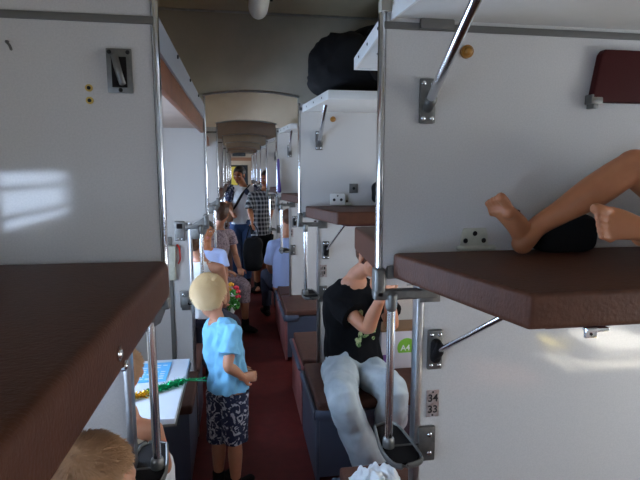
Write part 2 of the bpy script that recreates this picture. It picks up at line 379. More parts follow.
def strut(t, side, y, hi, back=False, dz=0):
    """folding support rod from a wall plate up to a shelf or berth: parts of that shelf or berth"""
    s = 1 if side == 'right' else -1; X = lambda v: .09+s*(v-.09); q = -1 if not back else 1
    yw = y; zp = 1.88 if hi else 1.195; xp = .497 if hi else .54
    b = bmesh.new(); ylo, yhi = sorted((yw, yw+q*.012)); box(b, (X(xp)-.022, ylo, zp-.058), (X(xp)+.022, yhi, zp+.058), .005)
    p = part('strut_plate', b, 'cast', t)
    for dx in (-.012, .012):
        for dz in (-.045, .045): part('screw', ell(bmesh.new(), (X(xp)+dx, yw+q*.012, zp+dz), (.006, .003, .006), seg=10), 'pole', p)
    b = bmesh.new()
    if not hi: tube(b, [(X(xp), yw+q*.016, zp-.022), (X(xp), yw+q*.018, zp+.022)], [(.0155, .014)]*2, side=(1, 0, 0), seg=16)
    tube(b, [(X(xp), yw+q*.012, zp-.02), (X(xp+.002), yw+q*.028, zp+.0), (X(xp+.004), yw+q*.03, zp+.02)], [(.014, .011), (.016, .013), (.012, .01)], seg=12); part('strut_socket', b, 'rubber' if not hi else 'cast', t)
    end = (X(.483), yw+q*.36, 2.043+dz) if hi else (X(.60), yw+q*.30, 1.388)
    b = bmesh.new(); tube(b, [(X(xp), yw+q*.024, zp), end], [.0125 if hi else .0075]*2, seg=16); ell(b, end, (.02, .014, .007)); part('strut_rod', b, 'pole', t)
def shelf(y, q, dz=0):
    t = thing('luggage_shelf', '', 'luggage shelf', (.42, y, 2.05), 'white luggage shelves high on the right side')
    poly = [(.40, y), (XR, y), (XR, y+q*.60), (.452, y+q*.60)] if True else 0
    if q < 0: poly = poly[::-1]
    part('board', prism(bmesh.new(), poly, 2.053+dz, 2.078+dz, .002), 'shelf', t, False)
    b = bmesh.new(); tube(b, [(.398, y, 2.068), (.449, y+q*.603, 2.068), (XR-.01, y+q*.605, 2.068)], [(.005, .021)]*3, side=(0, 0, 1), seg=8, sub=1)
    b.free(); b = bmesh.new()
    p0, p1 = V((.40, y, 0)), V((.452, y+q*.60, 0)); dd = (p1-p0).normalized(); nn = V((-abs(dd.y), dd.x*q, 0)).normalized()*.007
    pl = [p0, p1, p1+nn, p0+nn]; pl = [(v.x, v.y) for v in pl]; prism(b, pl, 2.047+dz, 2.090+dz, .001)
    ylo, yhi = sorted((y+q*.60, y+q*.608)); box(b, (.446, ylo, 2.047+dz), (XR, yhi, 2.090+dz), .001)
    e = part('edge_rim', b, 'white_edge', t)
    for f in (.2, .5, .8):
        c = p0.lerp(p1, f)+nn; part('rivet', ell(bmesh.new(), (c.x, c.y, 2.068+dz), (.003, .005, .005), seg=8), 'dark', e)
    strut(t, 'right', y, True, q > 0, dz); return t
def berth(y, q, front=True):
    """padded upper berth with a raked aisle end, its hinge plate and its folding support rod"""
    t = thing('upper_berth', '', 'berth', (.45, y, 1.40), 'brown padded upper berths on the right side')
    y1 = y+q*.012; y2 = y+q*(.49 if q < 0 else .60); xc = .517 if q < 0 else .452; th = 1.408 if q < 0 else 1.385
    poly = [(.408, y1), (XR-.02, y1), (XR-.02, y2), (xc, y2)]
    if q < 0: poly = poly[::-1]
    c = bmesh.new(); prism(c, poly, th, 1.478, .012, seg=4); bmesh.ops.triangulate(c, faces=[f for f in c.faces if len(f.verts) > 4])
    part('mattress', c, 'vinyl', t)
    poly2 = [(.47, y1), (XR-.02, y1), (XR-.02, y2-q*.04), (.58, y2-q*.04)]
    if q < 0: poly2 = poly2[::-1]
    part('base_board', prism(bmesh.new(), poly2, th-.013, th+.004, .002), 'maroon', t, False)
    b = bmesh.new(); yy = sorted((y, y+q*.012)); box(b, (.395, yy[0], 1.405), (.46, yy[1], 1.44), .003); part('hinge_block', b, 'cast', t)
    if q < 0:
        b = bmesh.new(); prism(b, [(.607, 1.482), (.687, 1.482), (.687, 1.515), (.680, 1.540), (.614, 1.540), (.607, 1.515)], y-.006, y, .002, axis='y')
        tube(b, [(.60, y-.012, 1.485), (.70, y-.012, 1.485)], [.008]*2, seg=12); p = part('hinge_plate', b, 'socketgreen', t)
        for xx, zz in ((.62, 1.505), (.674, 1.505), (.647, 1.525)): part('screw', ell(bmesh.new(), (xx, y-.007, zz), (.007, .003, .007), seg=12), 'rubber', p)
    strut(t, 'right', y, False, q > 0); return t
def bench(y, q, board='bench_side'):
    y += q*.012
    t = thing('lower_bench', '', 'bench', (.40, y+q*.3, 0), 'lower bench seats along the right side of the aisle')
    ya, yb = sorted((y, y+q*.585))
    part('end_board', box(bmesh.new(), (.385, ya, 0), (.405, yb, .405), .003), board, t)
    part('front_board', box(bmesh.new(), (.405, (yb-.02) if q > 0 else ya, .03), (XR, yb if q > 0 else ya+.02, .40)), 'bench_side', t, False)
    b = bmesh.new(); box(b, (.395, ya, .405), (XR-.01, yb, .455), .016, seg=4); part('cushion', b, 'bench_vinyl', t)
    b = bmesh.new(); xs = .378
    tube(b, [(xs, ya+.02, .39), (xs, yb-.04 if q > 0 else ya+.04, .39), (xs, yb-.02, .39)][:3] if q > 0 else [(xs, yb-.02, .39), (xs, ya+.06, .39), (xs+.01, ya+.01, .39), (xs+.05, ya-.008, .39), (xs+.12, ya-.008, .39)], .016 if q > 0 else [(.012, .03)]*5, side=(1, 0, 0) if q < 0 else None, seg=10)
    part('edge_guard', b, 'bench_side', t); return t
WHR = {}
for k in range(NP):
    dz = PIT*k; o = ORD[k]
    if k == 0:
        WHR['pr'] = partition('right', Y0); WHR['pl'] = partition('left', Y0); WHR['hr'] = handrail('right', Y0); WHR['hl'] = handrail('left', Y0)
        WHR['shf'] = shelf(Y0, -1, .032); WHR['shb'] = shelf(Y0+.03, 1, .032); WHR['shf1'] = shelf(Y0+PIT, -1); WHR['shb1'] = shelf(Y0+.03+PIT, 1)
        WHR['bf'] = berth(Y0, -1); WHR['bb'] = berth(Y0+.03, 1); WHR['nf'] = bench(Y0, -1); WHR['nb'] = bench(Y0+.03, 1)
        g = lambda a: WHR[a]
        WHR['nfr'] = bench(Y0+2*PIT, -1, 'bench_red'); WHR['nbr'] = bench(Y0+.03+PIT, 1, 'bench_red')
    else:
        def g(a):
            if a == 'nf' and k >= 2: return WHR['nfr'] if k == 2 else dup(WHR['nfr'], (0, dz-2*PIT, 0))
            if a in ('shf', 'shb'): return WHR[a+'1'] if k == 1 else dup(WHR[a+'1'], (0, dz-PIT, 0))
            if a == 'nb': return WHR['nbr'] if k == 1 else dup(WHR['nbr'], (0, dz-PIT, 0))
            return dup(WHR[a], (0, dz, 0))
    for a, s in (('pr', 'pale laminate partition on the right of the aisle, %s from the camera'), ('pl', 'pale laminate partition on the left of the aisle, %s from the camera'),
                 ('hr', 'steel climbing pole with step on the right side, %s from the camera'), ('hl', 'steel climbing pole with step on the left side, %s from the camera'),
                 ('shf', 'white luggage shelf on the near face of the %s right partition'), ('shb', 'white luggage shelf on the far face of the %s right partition'),
                 ('bf', 'brown padded berth on the near face of the %s right partition'), ('bb', 'brown padded berth on the far face of the %s right partition'),
                 ('nf', 'brown topped bench before the %s right partition'), ('nb', 'brown topped bench behind the %s right partition')):
        ob = g(a); ob['label'] = s % o
for a, lab in (('pr', 'pale partition behind the camera on the right of the aisle'), ('pl', 'pale partition behind the camera on the left of the aisle'), ('bb', 'brown padded berth on the partition behind the camera'), ('nb', 'brown topped bench before the partition behind the camera')):
    dup(WHR[a], (0, -PIT, 0), lab)
# faded red bench back end between aisle and lower panel behind second partition
# ------------------------------------------------------------------ left side fittings
def side_shelf(ya, yb, lab, first=False):
    xb = -.198 if first else -.262
    t = thing('side_luggage_shelf', lab, 'luggage shelf', (-.19, (ya+yb)/2, 1.93), 'shelves above the side berths')
    part('board', box(bmesh.new(), (XL, ya, 1.945), (xb-.017, yb, 1.965)), 'header_brown', t, False)
    if first: part('edge_rail', box(bmesh.new(), (-.20, ya, 2.0), (-.190, yb, 2.085), .002), 'bluegrey', t, False)
    part('edge_board', box(bmesh.new(), (xb-.018, ya, 1.918), (xb, yb, 2.002), .003), 'wood', t)
    for f in (.25, .5, .75) if first else (): part('screw', ell(bmesh.new(), (-.188, ya+(yb-ya)*f, 2.07), (.004, .007, .007), seg=8), 'dark', t)
for k in range(NP-1):
    a = Y0+PIT*k+.032; side_shelf(a, a+PIT-.036, 'brown edged side shelf on the left, %s beyond the near partition' % ORD[k], k == 0)
def side_berth(ya, yb, lab):
    t = thing('side_upper_berth', lab, 'berth', (-.5, (ya+yb)/2, 1.39), 'upper side berths on the left')
    b = bmesh.new(); box(b, (XL+.01, ya, 1.378), (-.192, yb, 1.476), .022, seg=5); part('mattress', b, 'vinyl', t)
    part('base_board', box(bmesh.new(), (XL+.02, ya+.01, 1.365), (-.23, yb-.01, 1.380), .002), 'maroon', t, False)
    for yy, zz, r in ((ya+1.235 if ya < 0 else yb-.5, 1.420, .012), (ya+1.262 if ya < 0 else yb-.47, 1.390, .009)):
        b = bmesh.new(); disc(b, (-.195, yy, zz), (1, 0, 0), r, .006); ell(b, (-.189, yy, zz), (.004, r*.7, r*.7), seg=12)
        part('latch_button', b, 'pole', t)
    return t
lb = side_berth(-.45, Y0-.01, 'large dark brown padded side berth filling the lower left foreground'); lb.rotation_euler.z = -math.radians(1.3); lb.location.x -= .004
for k in range(2, NP-1):
    a = Y0+PIT*k+.04; side_berth(a, a+PIT-.05, 'brown side berth seen far along the left, section %s beyond the near partition' % ORD[k])
def side_seat(ya, yb, lab, back):
    t = thing('side_bench', lab, 'bench', (-.55, (ya+yb)/2, 0), 'side seats along the left of the aisle')
    part('base_box', box(bmesh.new(), (XL+.01, ya+.02, 0), (-.29, yb-.02, .40), .003), 'bench_side', t)
    b = bmesh.new(); box(b, (XL+.005, ya, .40), (-.27, yb, .45), .016, seg=4); part('cushion', b, 'bench_vinyl', t)
def side_table(yc, lab):
    t = thing('side_table', lab, 'table', (-.57, yc, 0), 'folding side tables on the left')
    part('table_top', box(bmesh.new(), (XL+.005, yc-.315, .725), (-.262, yc+.315, .75), .005), 'table', t)
    b = bmesh.new(); box(b, (XL+.004, yc-.317, .716), (-.257, yc+.317, .727), .003); part('edge_band', b, 'dull', t)
    b = bmesh.new(); tube(b, [(-.32, yc, .72), (XL+.01, yc, .42)], [.01]*2, seg=12); part('support_arm', b, 'steel', t)
for k in range(NP):
    a = Y0-PIT+PIT*k+.03; o = ORD[k]
    side_table(a+.87, 'pale blue side table on the left, %s section from the camera' % o)
    side_seat(a, a+.48, 'near side seat on the left in the %s section from the camera' % o, 0)
    side_seat(a+1.27, a+PIT-.04, 'far side seat on the left in the %s section from the camera' % o, 1)
# window-side tables between the benches on the right
for k in range(0, NP):
    yc = Y0-PIT/2+PIT*k+.015
    t = thing('window_table', 'small white table under the right window, %s section from the camera' % ORD[k], 'table', (1.85, yc, 0), 'window tables on the right side')
    part('table_top', box(bmesh.new(), (1.50, yc-.27, .725), (XR-.005, yc+.12, .75), .008), 'shelf', t)
    b = bmesh.new(); tube(b, [(1.62, yc-.08, 0), (1.62, yc-.08, .73)], [.016]*2, seg=14, flat=True); part('table_leg', b, 'pole', t)

# ------------------------------------------------------------------ fittings on the nearest partitions
yF = Y0
b = prism(bmesh.new(), [(-.302, 1.882), (-.244, 1.882), (-.244, 1.985), (-.302, 1.985)], yF-.008, yF, .003, axis='y')
t = thing('berth_latch_plate', 'steel latch plate high on the left partition', 'latch', (-.273, yF, 1.935)); part('plate', b, 'cast', t)
b = prism(bmesh.new(), [(-.290, 1.895), (-.256, 1.895), (-.256, 1.965), (-.290, 1.965)], yF-.012, yF-.008, .001, axis='y'); part('slot', b, 'rubber', t)
b = bmesh.new(); tube(b, [(-.281, yF-.014, 1.966), (-.272, yF-.022, 1.93), (-.266, yF-.014, 1.903)], [(.008, .004)]*3, side=(1, 0, 0)); part('latch_tongue', b, 'cast', t)
b = bmesh.new()
for xx, zz in ((-.294, 1.976), (-.252, 1.976), (-.272, 1.889)): ell(b, (xx, yF-.009, zz), (.005, .003, .005), seg=10)
part('screw', b, 'dark', t)
for zz, lb in ((1.893, 'small brass screw socket on left partition, upper of the pair'), (1.864, 'small brass screw socket on left partition, lower of the pair')):
    t = thing('screw_socket', lb, 'screw socket', (-.345, yF, zz), 'brass screw sockets on the left partition')
    b = bmesh.new(); disc(b, (-.345, yF, zz), (0, -1, 0), .0085, .004); part('ring', b, 'brass', t)
    b = bmesh.new(); disc(b, (-.345, yF-.0035, zz), (0, -1, 0), .0045, .0015); part('hole', b, 'dark', t)
b = bmesh.new(); tube(b, [(-.515, yF, 1.992), (-.515, yF-.010, 1.990), (-.508, yF-.012, 1.982), (-.505, yF-.012, 1.973)], .003, seg=8)
tag(part('wire_hook', b, 'dull', loc=(-.515, yF, 1.98)), 'tiny wire hook near the top left of the left partition', 'hook')
b = bmesh.new(); disc(b, (.603, yF, 2.009), (0, -1, 0), .017, .010); ell(b, (.603, yF-.012, 2.009), (.012, .010, .012), seg=16)
k0 = tag(part('coat_knob', b, 'amber', loc=(.603, yF, 2.009)), 'round amber knob on the nearest right partition beside the steel rod', 'knob', 'amber knobs')
k1 = dup(k0, (-.02, PIT, -.0), 'round amber knob under the shelf holding the black bag')
# shelf clip on rail
b = bmesh.new(); prism(b, [(.47, 2.06), (.562, 2.06), (.562, 2.083), (.55, 2.092), (.482, 2.092), (.47, 2.083)], yF-.016, yF-.006, .002, axis='y')
tag(part('rail_clip', b, 'dull', loc=(.51, yF, 2.07)), 'grey metal clip on the rail at the top of the right partition', 'clip')
# number tag
t = thing('berth_number_tag', 'scratched metal tag with berth numbers 34 and 33', 'number tag', (.540, yF, 1.03))
part('plate', prism(bmesh.new(), [(.522, .990), (.560, .990), (.560, 1.072), (.522, 1.072)], yF-.003, yF, .0012, axis='y'), 'tagplate', t)
text('number', '34', .031, 'black_text', t, (.541, yF-.0035, 1.047)); text('number', '33', .031, 'black_text', t, (.541, yF-.0035, 1.013))
b = bmesh.new()
for zz in (1.066, .996): ell(b, (.541, yF-.003, zz), (.003, .002, .003), seg=8)
part('rivet', b, 'dark', t)
y1 = Y0+PIT
t = thing('berth_number_tag', 'small pale metal tag on the second right partition, marks illegible', 'number tag', (.53, y1, 1.06))
part('plate', prism(bmesh.new(), [(.503, 1.02), (.547, 1.02), (.547, 1.10), (.503, 1.10)], y1-.003, y1, .0012, axis='y'), 'tagplate', t)
b = bmesh.new()
for xx, zz, w, h in ((.516, 1.078, .004, .02), (.532, 1.078, .010, .017), (.516, 1.048, .004, .02), (.531, 1.048, .009, .02), (.523, 1.030, .006, .006)): box(b, (xx-w/2, y1-.005, zz-h/2), (xx+w/2, y1-.003, zz+h/2))
part('worn_marks', b, 'black_text', t, False)
t2 = dup(t, (-.02, PIT, .02), 'small pale metal tag on the third right partition, marks illegible')
# maroon padded flap and its corner
t = thing('padded_flap', 'dark maroon padded flap with metal corner high on right partition', 'padded flap', (1.2, yF, 1.95))
b = bmesh.new(); prism(b, [(.962, 1.885), (1.75, 1.885), (1.75, 2.025), (.992, 2.025), (.982, 2.012)], yF-.028, yF-.004, .005, axis='y', seg=3); part('pad', b, 'maroon', t)
b = bmesh.new(); box(b, (.957, yF-.033, 1.880), (.992, yF-.026, 1.898), .003); box(b, (.957, yF-.033, 1.880), (.964, yF-.004, 1.905), .002); box(b, (.966, yF-.03, 1.868), (.982, yF-.0, 1.885), .003); part('corner_plate', b, 'cast', t)
# small dark catch behind toes, latch under the berth
b = bmesh.new(); box(b, (.752, yF-.010, 1.577), (.776, yF, 1.590), .003); box(b, (.770, yF-.014, 1.572), (.776, yF-.008, 1.588), .002)
tag(part('wall_catch', b, 'rubber', loc=(.765, yF, 1.583)), 'small dark catch on the right partition behind the bare toes', 'catch')
t = thing('berth_catch', 'tiny steel catch under the front edge of the nearest right berth', 'catch', (.66, .85, 1.40))
b = bmesh.new(); box(b, (.655, .835, 1.378), (.680, .842, 1.398), .001); box(b, (.658, .834, 1.390), (.705, .850, 1.397), .001); part('plate', b, 'pole', t)
b = bmesh.new(); ell(b, (.666, .834, 1.386), (.003, .002, .003), seg=8); part('rivet', b, 'dark', t)
# second partition: socket + switch above berth
t = thing('wall_socket', 'cream double socket above the second right berth', 'socket', (.61, y1, 1.53))
b = prism(bmesh.new(), [(.565, 1.482), (.66, 1.482), (.66, 1.545), (.655, 1.553), (.57, 1.553), (.565, 1.545)], y1-.022, y1, .003, axis='y'); part('cover', b, 'white_edge', t)
b = bmesh.new()
for xx in (.59, .635): disc(b, (xx, y1-.0215, 1.515), (0, -1, 0), .009, .001)
disc(b, (.612, y1-.0215, 1.54), (0, -1, 0), .005, .001); part('hole', b, 'dark', t)
t = thing('wall_plate', 'small grey metal plate above the cream socket', 'plate', (.72, y1, 1.59))
part('plate', box(bmesh.new(), (.69, y1-.008, 1.555), (.745, y1, 1.615), .003), 'cast', t)
b = bmesh.new(); disc(b, (.718, y1-.0075, 1.585), (0, -1, 0), .009, .001); part('hole', b, 'dark', t)
# left side second partition: latch plate, lower latch, phone box, red strap, grey strip, ticket frame
t = thing('berth_latch_plate', 'grey latch plate low on the second left partition', 'latch', (-.35, y1, 1.34))
part('plate', box(bmesh.new(), (-.385, y1-.018, 1.275), (-.325, y1, 1.395), .004), 'cast', t)
b = bmesh.new(); box(b, (-.372, y1-.022, 1.35), (-.338, y1-.017, 1.38), .002); part('slot', b, 'rubber', t)
b = bmesh.new()
for xx in (-.37, -.342): ell(b, (xx, y1-.019, 1.288), (.006, .004, .006), seg=10)
part('screw', b, 'pole', t)
t = thing('folding_catch', 'dark catch on the second left partition behind the boy\'s head', 'catch', (-.32, y1, .88))
part('plate', box(bmesh.new(), (-.36, y1-.02, .845), (-.31, y1, .925), .004), 'cast', t)
b = bmesh.new(); tube(b, [(-.315, y1-.02, .885), (-.28, y1-.03, .89), (-.26, y1-.03, .875)], .008, seg=8); part('lever', b, 'rubber', t)
b = bmesh.new(); box(b, (-.43, y1-.012, .30), (-.405, y1, 1.30), .003)
tag(part('cable_cover', b, 'dull', loc=(-.42, y1, .8)), 'upright dark grey strip on the lower left second partition', 'strip')
b = bmesh.new(); box(b, (-.365, Y0+1.60, 1.03), (-.335, Y0+1.66, 1.24), .006); box(b, (-.372, Y0+1.60, 1.14), (-.330, Y0+1.63, 1.27), .006); box(b, (-.36, Y0+1.66, 1.06), (-.34, y1, 1.10))
b.free()
b = bmesh.new(); box(b, (-.425, y1-.045, 1.04), (-.385, y1-.012, 1.17), .006); box(b, (-.43, y1-.05, 1.16), (-.38, y1, 1.25), .008); 
tag(part('switch_box', b, 'socketgreen', loc=(-.405, y1, 1.15)), 'pale grey box on the second left partition beside red strap', 'switch box')
b = bmesh.new(); tube(b, [(-.372, y1-.008, 1.25), (-.358, y1-.03, 1.23), (-.356, y1-.03, 1.17), (-.368, y1-.012, 1.14)], [(.009, .005)]*4, side=(0, 1, 0), seg=10)
tag(part('hanging_strap', b, 'red', loc=(-.365, y1, 1.2)), 'bright red strap hanging on the second left partition', 'strap')
# ceiling lamp
t = thing('ceiling_lamp', 'rounded white lamp cover on the ceiling over the aisle', 'ceiling lamp', (.125, 2.3, ZC))
b = bmesh.new(); tube(b, [(.118, 1.75, ZC-.10), (.118, 2.66, ZC-.10)], [(.050, .06)]*2, side=(1, 0, 0), seg=24); part('cover', b, 'lampglass', t)
b = bmesh.new(); box(b, (.048, 1.7, ZC-.085), (.188, 2.62, ZC), .004); part('base', b, 'rubber', t)

# ------------------------------------------------------------------ luggage and small things
def blob_bag(name, label, lo, hi, m, seed, cat='bag', amp=.03):
    lo, hi = V(lo), V(hi); c = (lo+hi)/2; s = (hi-lo)/2
    b = bmesh.new(); bmesh.ops.create_cube(b, size=2); bmesh.ops.subdivide_edges(b, edges=b.edges, cuts=14, use_grid_fill=True)
    for v in b.verts:
        p = v.co.copy(); L = (abs(p.x)**4+abs(p.y)**4+abs(p.z)**4)**.25; p = p/L
        v.co = V((c.x+p.x*s.x, c.y+p.y*s.y, c.z+p.z*s.z))
        q = v.co*7+V((seed, 0, 0)); nz = noise.noise(q)*amp+noise.noise(q*2.7)*amp*.4
        f = min(1, max(0, (v.co.z-lo.z)/(hi.z-lo.z)*3)); v.co += p.normalized()*nz*f
    return b
t = thing('duffel_bag', 'big black duffel bag lying on the second right luggage shelf', 'bag', (.8, 2.8, 2.08))
b = blob_bag('', '', (.41, 2.54, 2.085), (1.35, 3.06, 2.41), 'blacklean', 3, amp=.05)
ell(b, (.86, 2.75, 2.40), (.26, .15, .08)); ell(b, (.60, 2.78, 2.38), (.05, .05, .05)); part('body', b, 'blacklean', t)
b = bmesh.new(); tube(b, [(.62, 2.60, 2.33), (.68, 2.56, 2.41), (.80, 2.56, 2.44), (.9, 2.6, 2.38)], [(.018, .006)]*4, side=(0, 1, 0), seg=8); part('handle', b, 'black', t)
b = bmesh.new(); tube(b, [(.64, 2.545, 2.30), (.70, 2.53, 2.16), (.80, 2.53, 2.16), (.88, 2.545, 2.3)], [(.014, .004)]*4, side=(0, 0, 1), seg=8); part('strap', b, 'rubber', t)
b = blob_bag('', '', (.79, 1.20, 1.476), (.97, 1.285, 1.58), 'blacklean', 9, amp=.01)
tag(part('pouch', b, 'blacklean', loc=(.88, 1.25, 1.478)), 'small black pouch behind the bare feet on the berth', 'pouch')
b = blob_bag('', '', (.80, 2.83, 1.490), (1.1, 3.05, 1.63), 'blacklean', 12, amp=.02)
tag(part('rolled_jacket', b, 'black', loc=(.95, 2.95, 1.478)), 'rolled black jacket on the second right upper berth', 'jacket')
# paper carton
t = thing('paper_carton', 'white paper carton marked A4 beside the seated man', 'carton', (.98, 2.98, .457))
box_lo, box_hi = (.86, 2.90, .457), (1.20, 3.08, .703)
part('body', box(bmesh.new(), box_lo, box_hi, .003), 'carton', t)
b = bmesh.new(); box(b, (.857, 2.897, .700), (1.203, 3.083, .716), .003); part('lid', b, 'cartonbrown', t)
b = bmesh.new(); disc(b, (1.025, 2.9, .592), (0, -1, 0), .062, .0012, seg=32)
bmesh.ops.bisect_plane(b, geom=b.verts[:]+b.edges[:]+b.faces[:], plane_co=(0, 0, .560), plane_no=(0, 0, -1), clear_outer=True); part('green_spot', b, 'green', t)
text('lettering', 'A4', .052, 'white_ink', t, (1.015, 2.898, .590))
for xa, xb in ((.862, .895), (1.07, 1.12)): part('printed_block', box(bmesh.new(), (xa, 2.8985, .50), (xb, 2.9, .552)), 'purpleink', t, False)
# plastic bag on the near bench end
b = bmesh.new(); bmesh.ops.create_grid(b, x_segments=44, y_segments=44, size=.5)
for v in b.verts:
    u, w = v.co.x*2, v.co.y*2; z = .457+.085*max(0, 1-(u*u*.8+w*w*.8))**.5+.05*noise.noise(V((u*2.2, w*2.2, 1)))+.035*abs(noise.noise(V((u*4, w*4, 4))))
    v.co = V((.505+u*.10+.01*w, 1.64+w*.20, z))
bmesh.ops.solidify(b, geom=b.faces, thickness=.002)
t = thing('plastic_bag', 'crumpled white plastic bag with pink print below the foot step', 'plastic bag', (.475, 1.66, .457)); part('film', b, 'plastic', t)
b = bmesh.new(); ell(b, (.515, 1.54, .566), (.022, .016, .005)); ell(b, (.54, 1.53, .560), (.012, .010, .005)); part('printed_flower', b, 'pink', t)
# table things
def foil(p0, p1, m, n, r, seed):
    random.seed(seed); b = bmesh.new(); p0, p1 = V(p0), V(p1)
    for i in range(n):
        c = p0.lerp(p1, i/n)+V([random.uniform(-1, 1)*r*.35 for _ in range(3)]); c.z = max(c.z, p0.z)
        d = V([random.gauss(0, 1) for _ in range(3)]).normalized()*r*random.uniform(.6, 1.2); e = d.cross(V([random.gauss(0, 1) for _ in range(3)])).normalized()*.0022
        d.z = abs(d.z)*.7
        vs_ = [b.verts.new(x) for x in (c-e, c+e, c+d+e, c+d-e)]; b.faces.new(vs_)
    tube(b, [p0, p0.lerp(p1, .5), p1], .002, seg=6); return b
t = thing('tinsel_garland', 'shiny green and gold foil tinsel across the near side table', 'tinsel', (-.38, 2.1, .752))
part('green_foil', foil((-.40, 2.11, .757), (-.262, 2.20, .762), 'tinsel_green', 900, .024, 4), 'tinsel_green', t, False, 'green foil')
part('gold_foil', foil((-.53, 2.02, .757), (-.40, 2.10, .76), 'tinsel_gold', 650, .024, 5), 'tinsel_gold', t, False, 'gold foil')
b = foil((-.262, 2.20, .765), (-.165, 2.215, .752), 'tinsel_green', 160, .009, 6); part('green_tail', b, 'tinsel_green', t, False)
t = thing('printed_booklet', 'pale blue printed booklet lying on the near side table', 'booklet', (-.46, 2.36, .752))
part('cover', box(bmesh.new(), (-.64, 2.24, .751), (-.345, 2.46, .757), .001), 'paper', t, False)
b = bmesh.new(); random.seed(2)
for i in range(7):
    for j in range(9):
        if random.random() < .8: box(b, (-.62+j*.03, 2.26+i*.026, .757), (-.62+j*.03+.02, 2.27+i*.026, .7575))
part('printed_lines', b, 'table', t, False)
# sunlit things on the near window table (seen reflected in the partition)
b = blob_bag('', '', (1.72, .18, .752), (2.10, .48, .84), 'white', 21, amp=.012)
tag(part('white_bundle', b, 'white', loc=(1.85, .45, .752)), 'white cloth bundle on the window table beside the camera', 'bundle')
b = blob_bag('', '', (1.55, .17, .752), (1.70, .32, .80), 'white', 27, amp=.006)
tag(part('yellow_packet', b, 'yellowcloth', loc=(1.57, .42, .752)), 'yellow packet on the window table beside the camera', 'packet')
# hanging purple garment
b = bmesh.new(); tube(b, [(.385, 4.86, 1.80), (.383, 4.84, 1.66), (.388, 4.84, 1.50)], [(.008, .015), (.012, .035), (.018, .05)], side=(1, 0, 0), seg=16)
b = remesh(b, .006, 2, (16, .012, (1, 1, .3))); tag(part('hanging_garment', b, 'purple', loc=(.385, 4.85, 1.8)), 'purple garment hanging at the third right partition edge', 'garment')

# ------------------------------------------------------------------ people
_F = V((math.sin(YAW)*math.cos(PITCH), math.cos(YAW)*math.cos(PITCH), -math.sin(PITCH))); _R = V((math.cos(YAW), -math.sin(YAW), 0)); _U = _R.cross(_F)
def at(u, v, y):
    """world point at depth y (metres along the aisle) seen at photo coordinates u, v"""
    r = _F+_R*((u-320)/FPX)-_U*((v-240)/FPX); return V((0, 0, 1.70))+r*(y/r.y)
def basis(fwd, up=(0, 0, 1)):
    f = V(fwd).normalized(); u = V(up); u = (u-f*u.dot(f)).normalized(); r = f.cross(u)
    return Matrix((r, f, u)).transposed()          # local x = right, y = forward, z = up
def head_shapes(bm, c, B, s):
    c = V(c); m = B.to_4x4(); L = lambda p: c+B@(V(p)*s)
    ell(bm, L((0, -.015, .032)), V((.073, .094, .084))*s, m); ell(bm, L((0, .022, -.03)), V((.058, .066, .078))*s, m)
    ell(bm, L((0, .055, -.088)), V((.030, .026, .020))*s, m, 12); ell(bm, L((0, .045, .0)), V((.062, .048, .05))*s, m)
    for q in (-1, 1):
        ell(bm, L((q*.040, .058, -.028)), V((.024, .024, .026))*s, m, 12)
        ell(bm, L((q*.076, -.008, -.006)), V((.010, .021, .034))*s, (B@Matrix.Rotation(q*-.35, 3, 'Z')).to_4x4(), 12)
    tube(bm, [L((0, .086, .012)), L((0, .100, -.018)), L((0, .108, -.034))], [.009*s, .011*s, .014*s], seg=10)
    tube(bm, [L((-.045, .074, .026)), L((0, .088, .028)), L((.045, .074, .026))], [.009*s]*3, seg=10)
    for q in (-1, 1): ell(bm, L((q*.013, .096, -.037)), V((.009, .010, .008))*s, m, 10)
def face_parts(t, c, B, s):
    c = V(c); m = B.to_4x4(); L = lambda p: c+B@(V(p)*s)
    for q in (-1, 1):
        b = bmesh.new(); ell(b, L((q*.031, .083, .004)), V((.0135, .012, .0065))*s, m, 14, 0)
        ell(b, L((q*.031, .0935, .003)), V((.006, .0035, .006))*s, m, 12, 1); part('eye', b, ['eye', 'iris'], t)
    b = bmesh.new(); tube(b, [L((-.023, .088, -.061)), L((0, .097, -.058)), L((.023, .088, -.061))], [(.005*s, .004*s), (.009*s, .006*s), (.005*s, .004*s)], seg=10)
    tube(b, [L((-.018, .088, -.068)), L((0, .096, -.070)), L((.018, .088, -.068))], [.005*s, .008*s, .005*s], seg=10); part('lips', b, 'lips', t)
    for q in (-1, 1):
        b = bmesh.new(); tube(b, [L((q*.016, .0955, .022)), L((q*.034, .093, .029)), L((q*.052, .078, .021))], [.0035*s, .0045*s, .003*s], seg=8); part('eyebrow', b, 'blackhair', t)
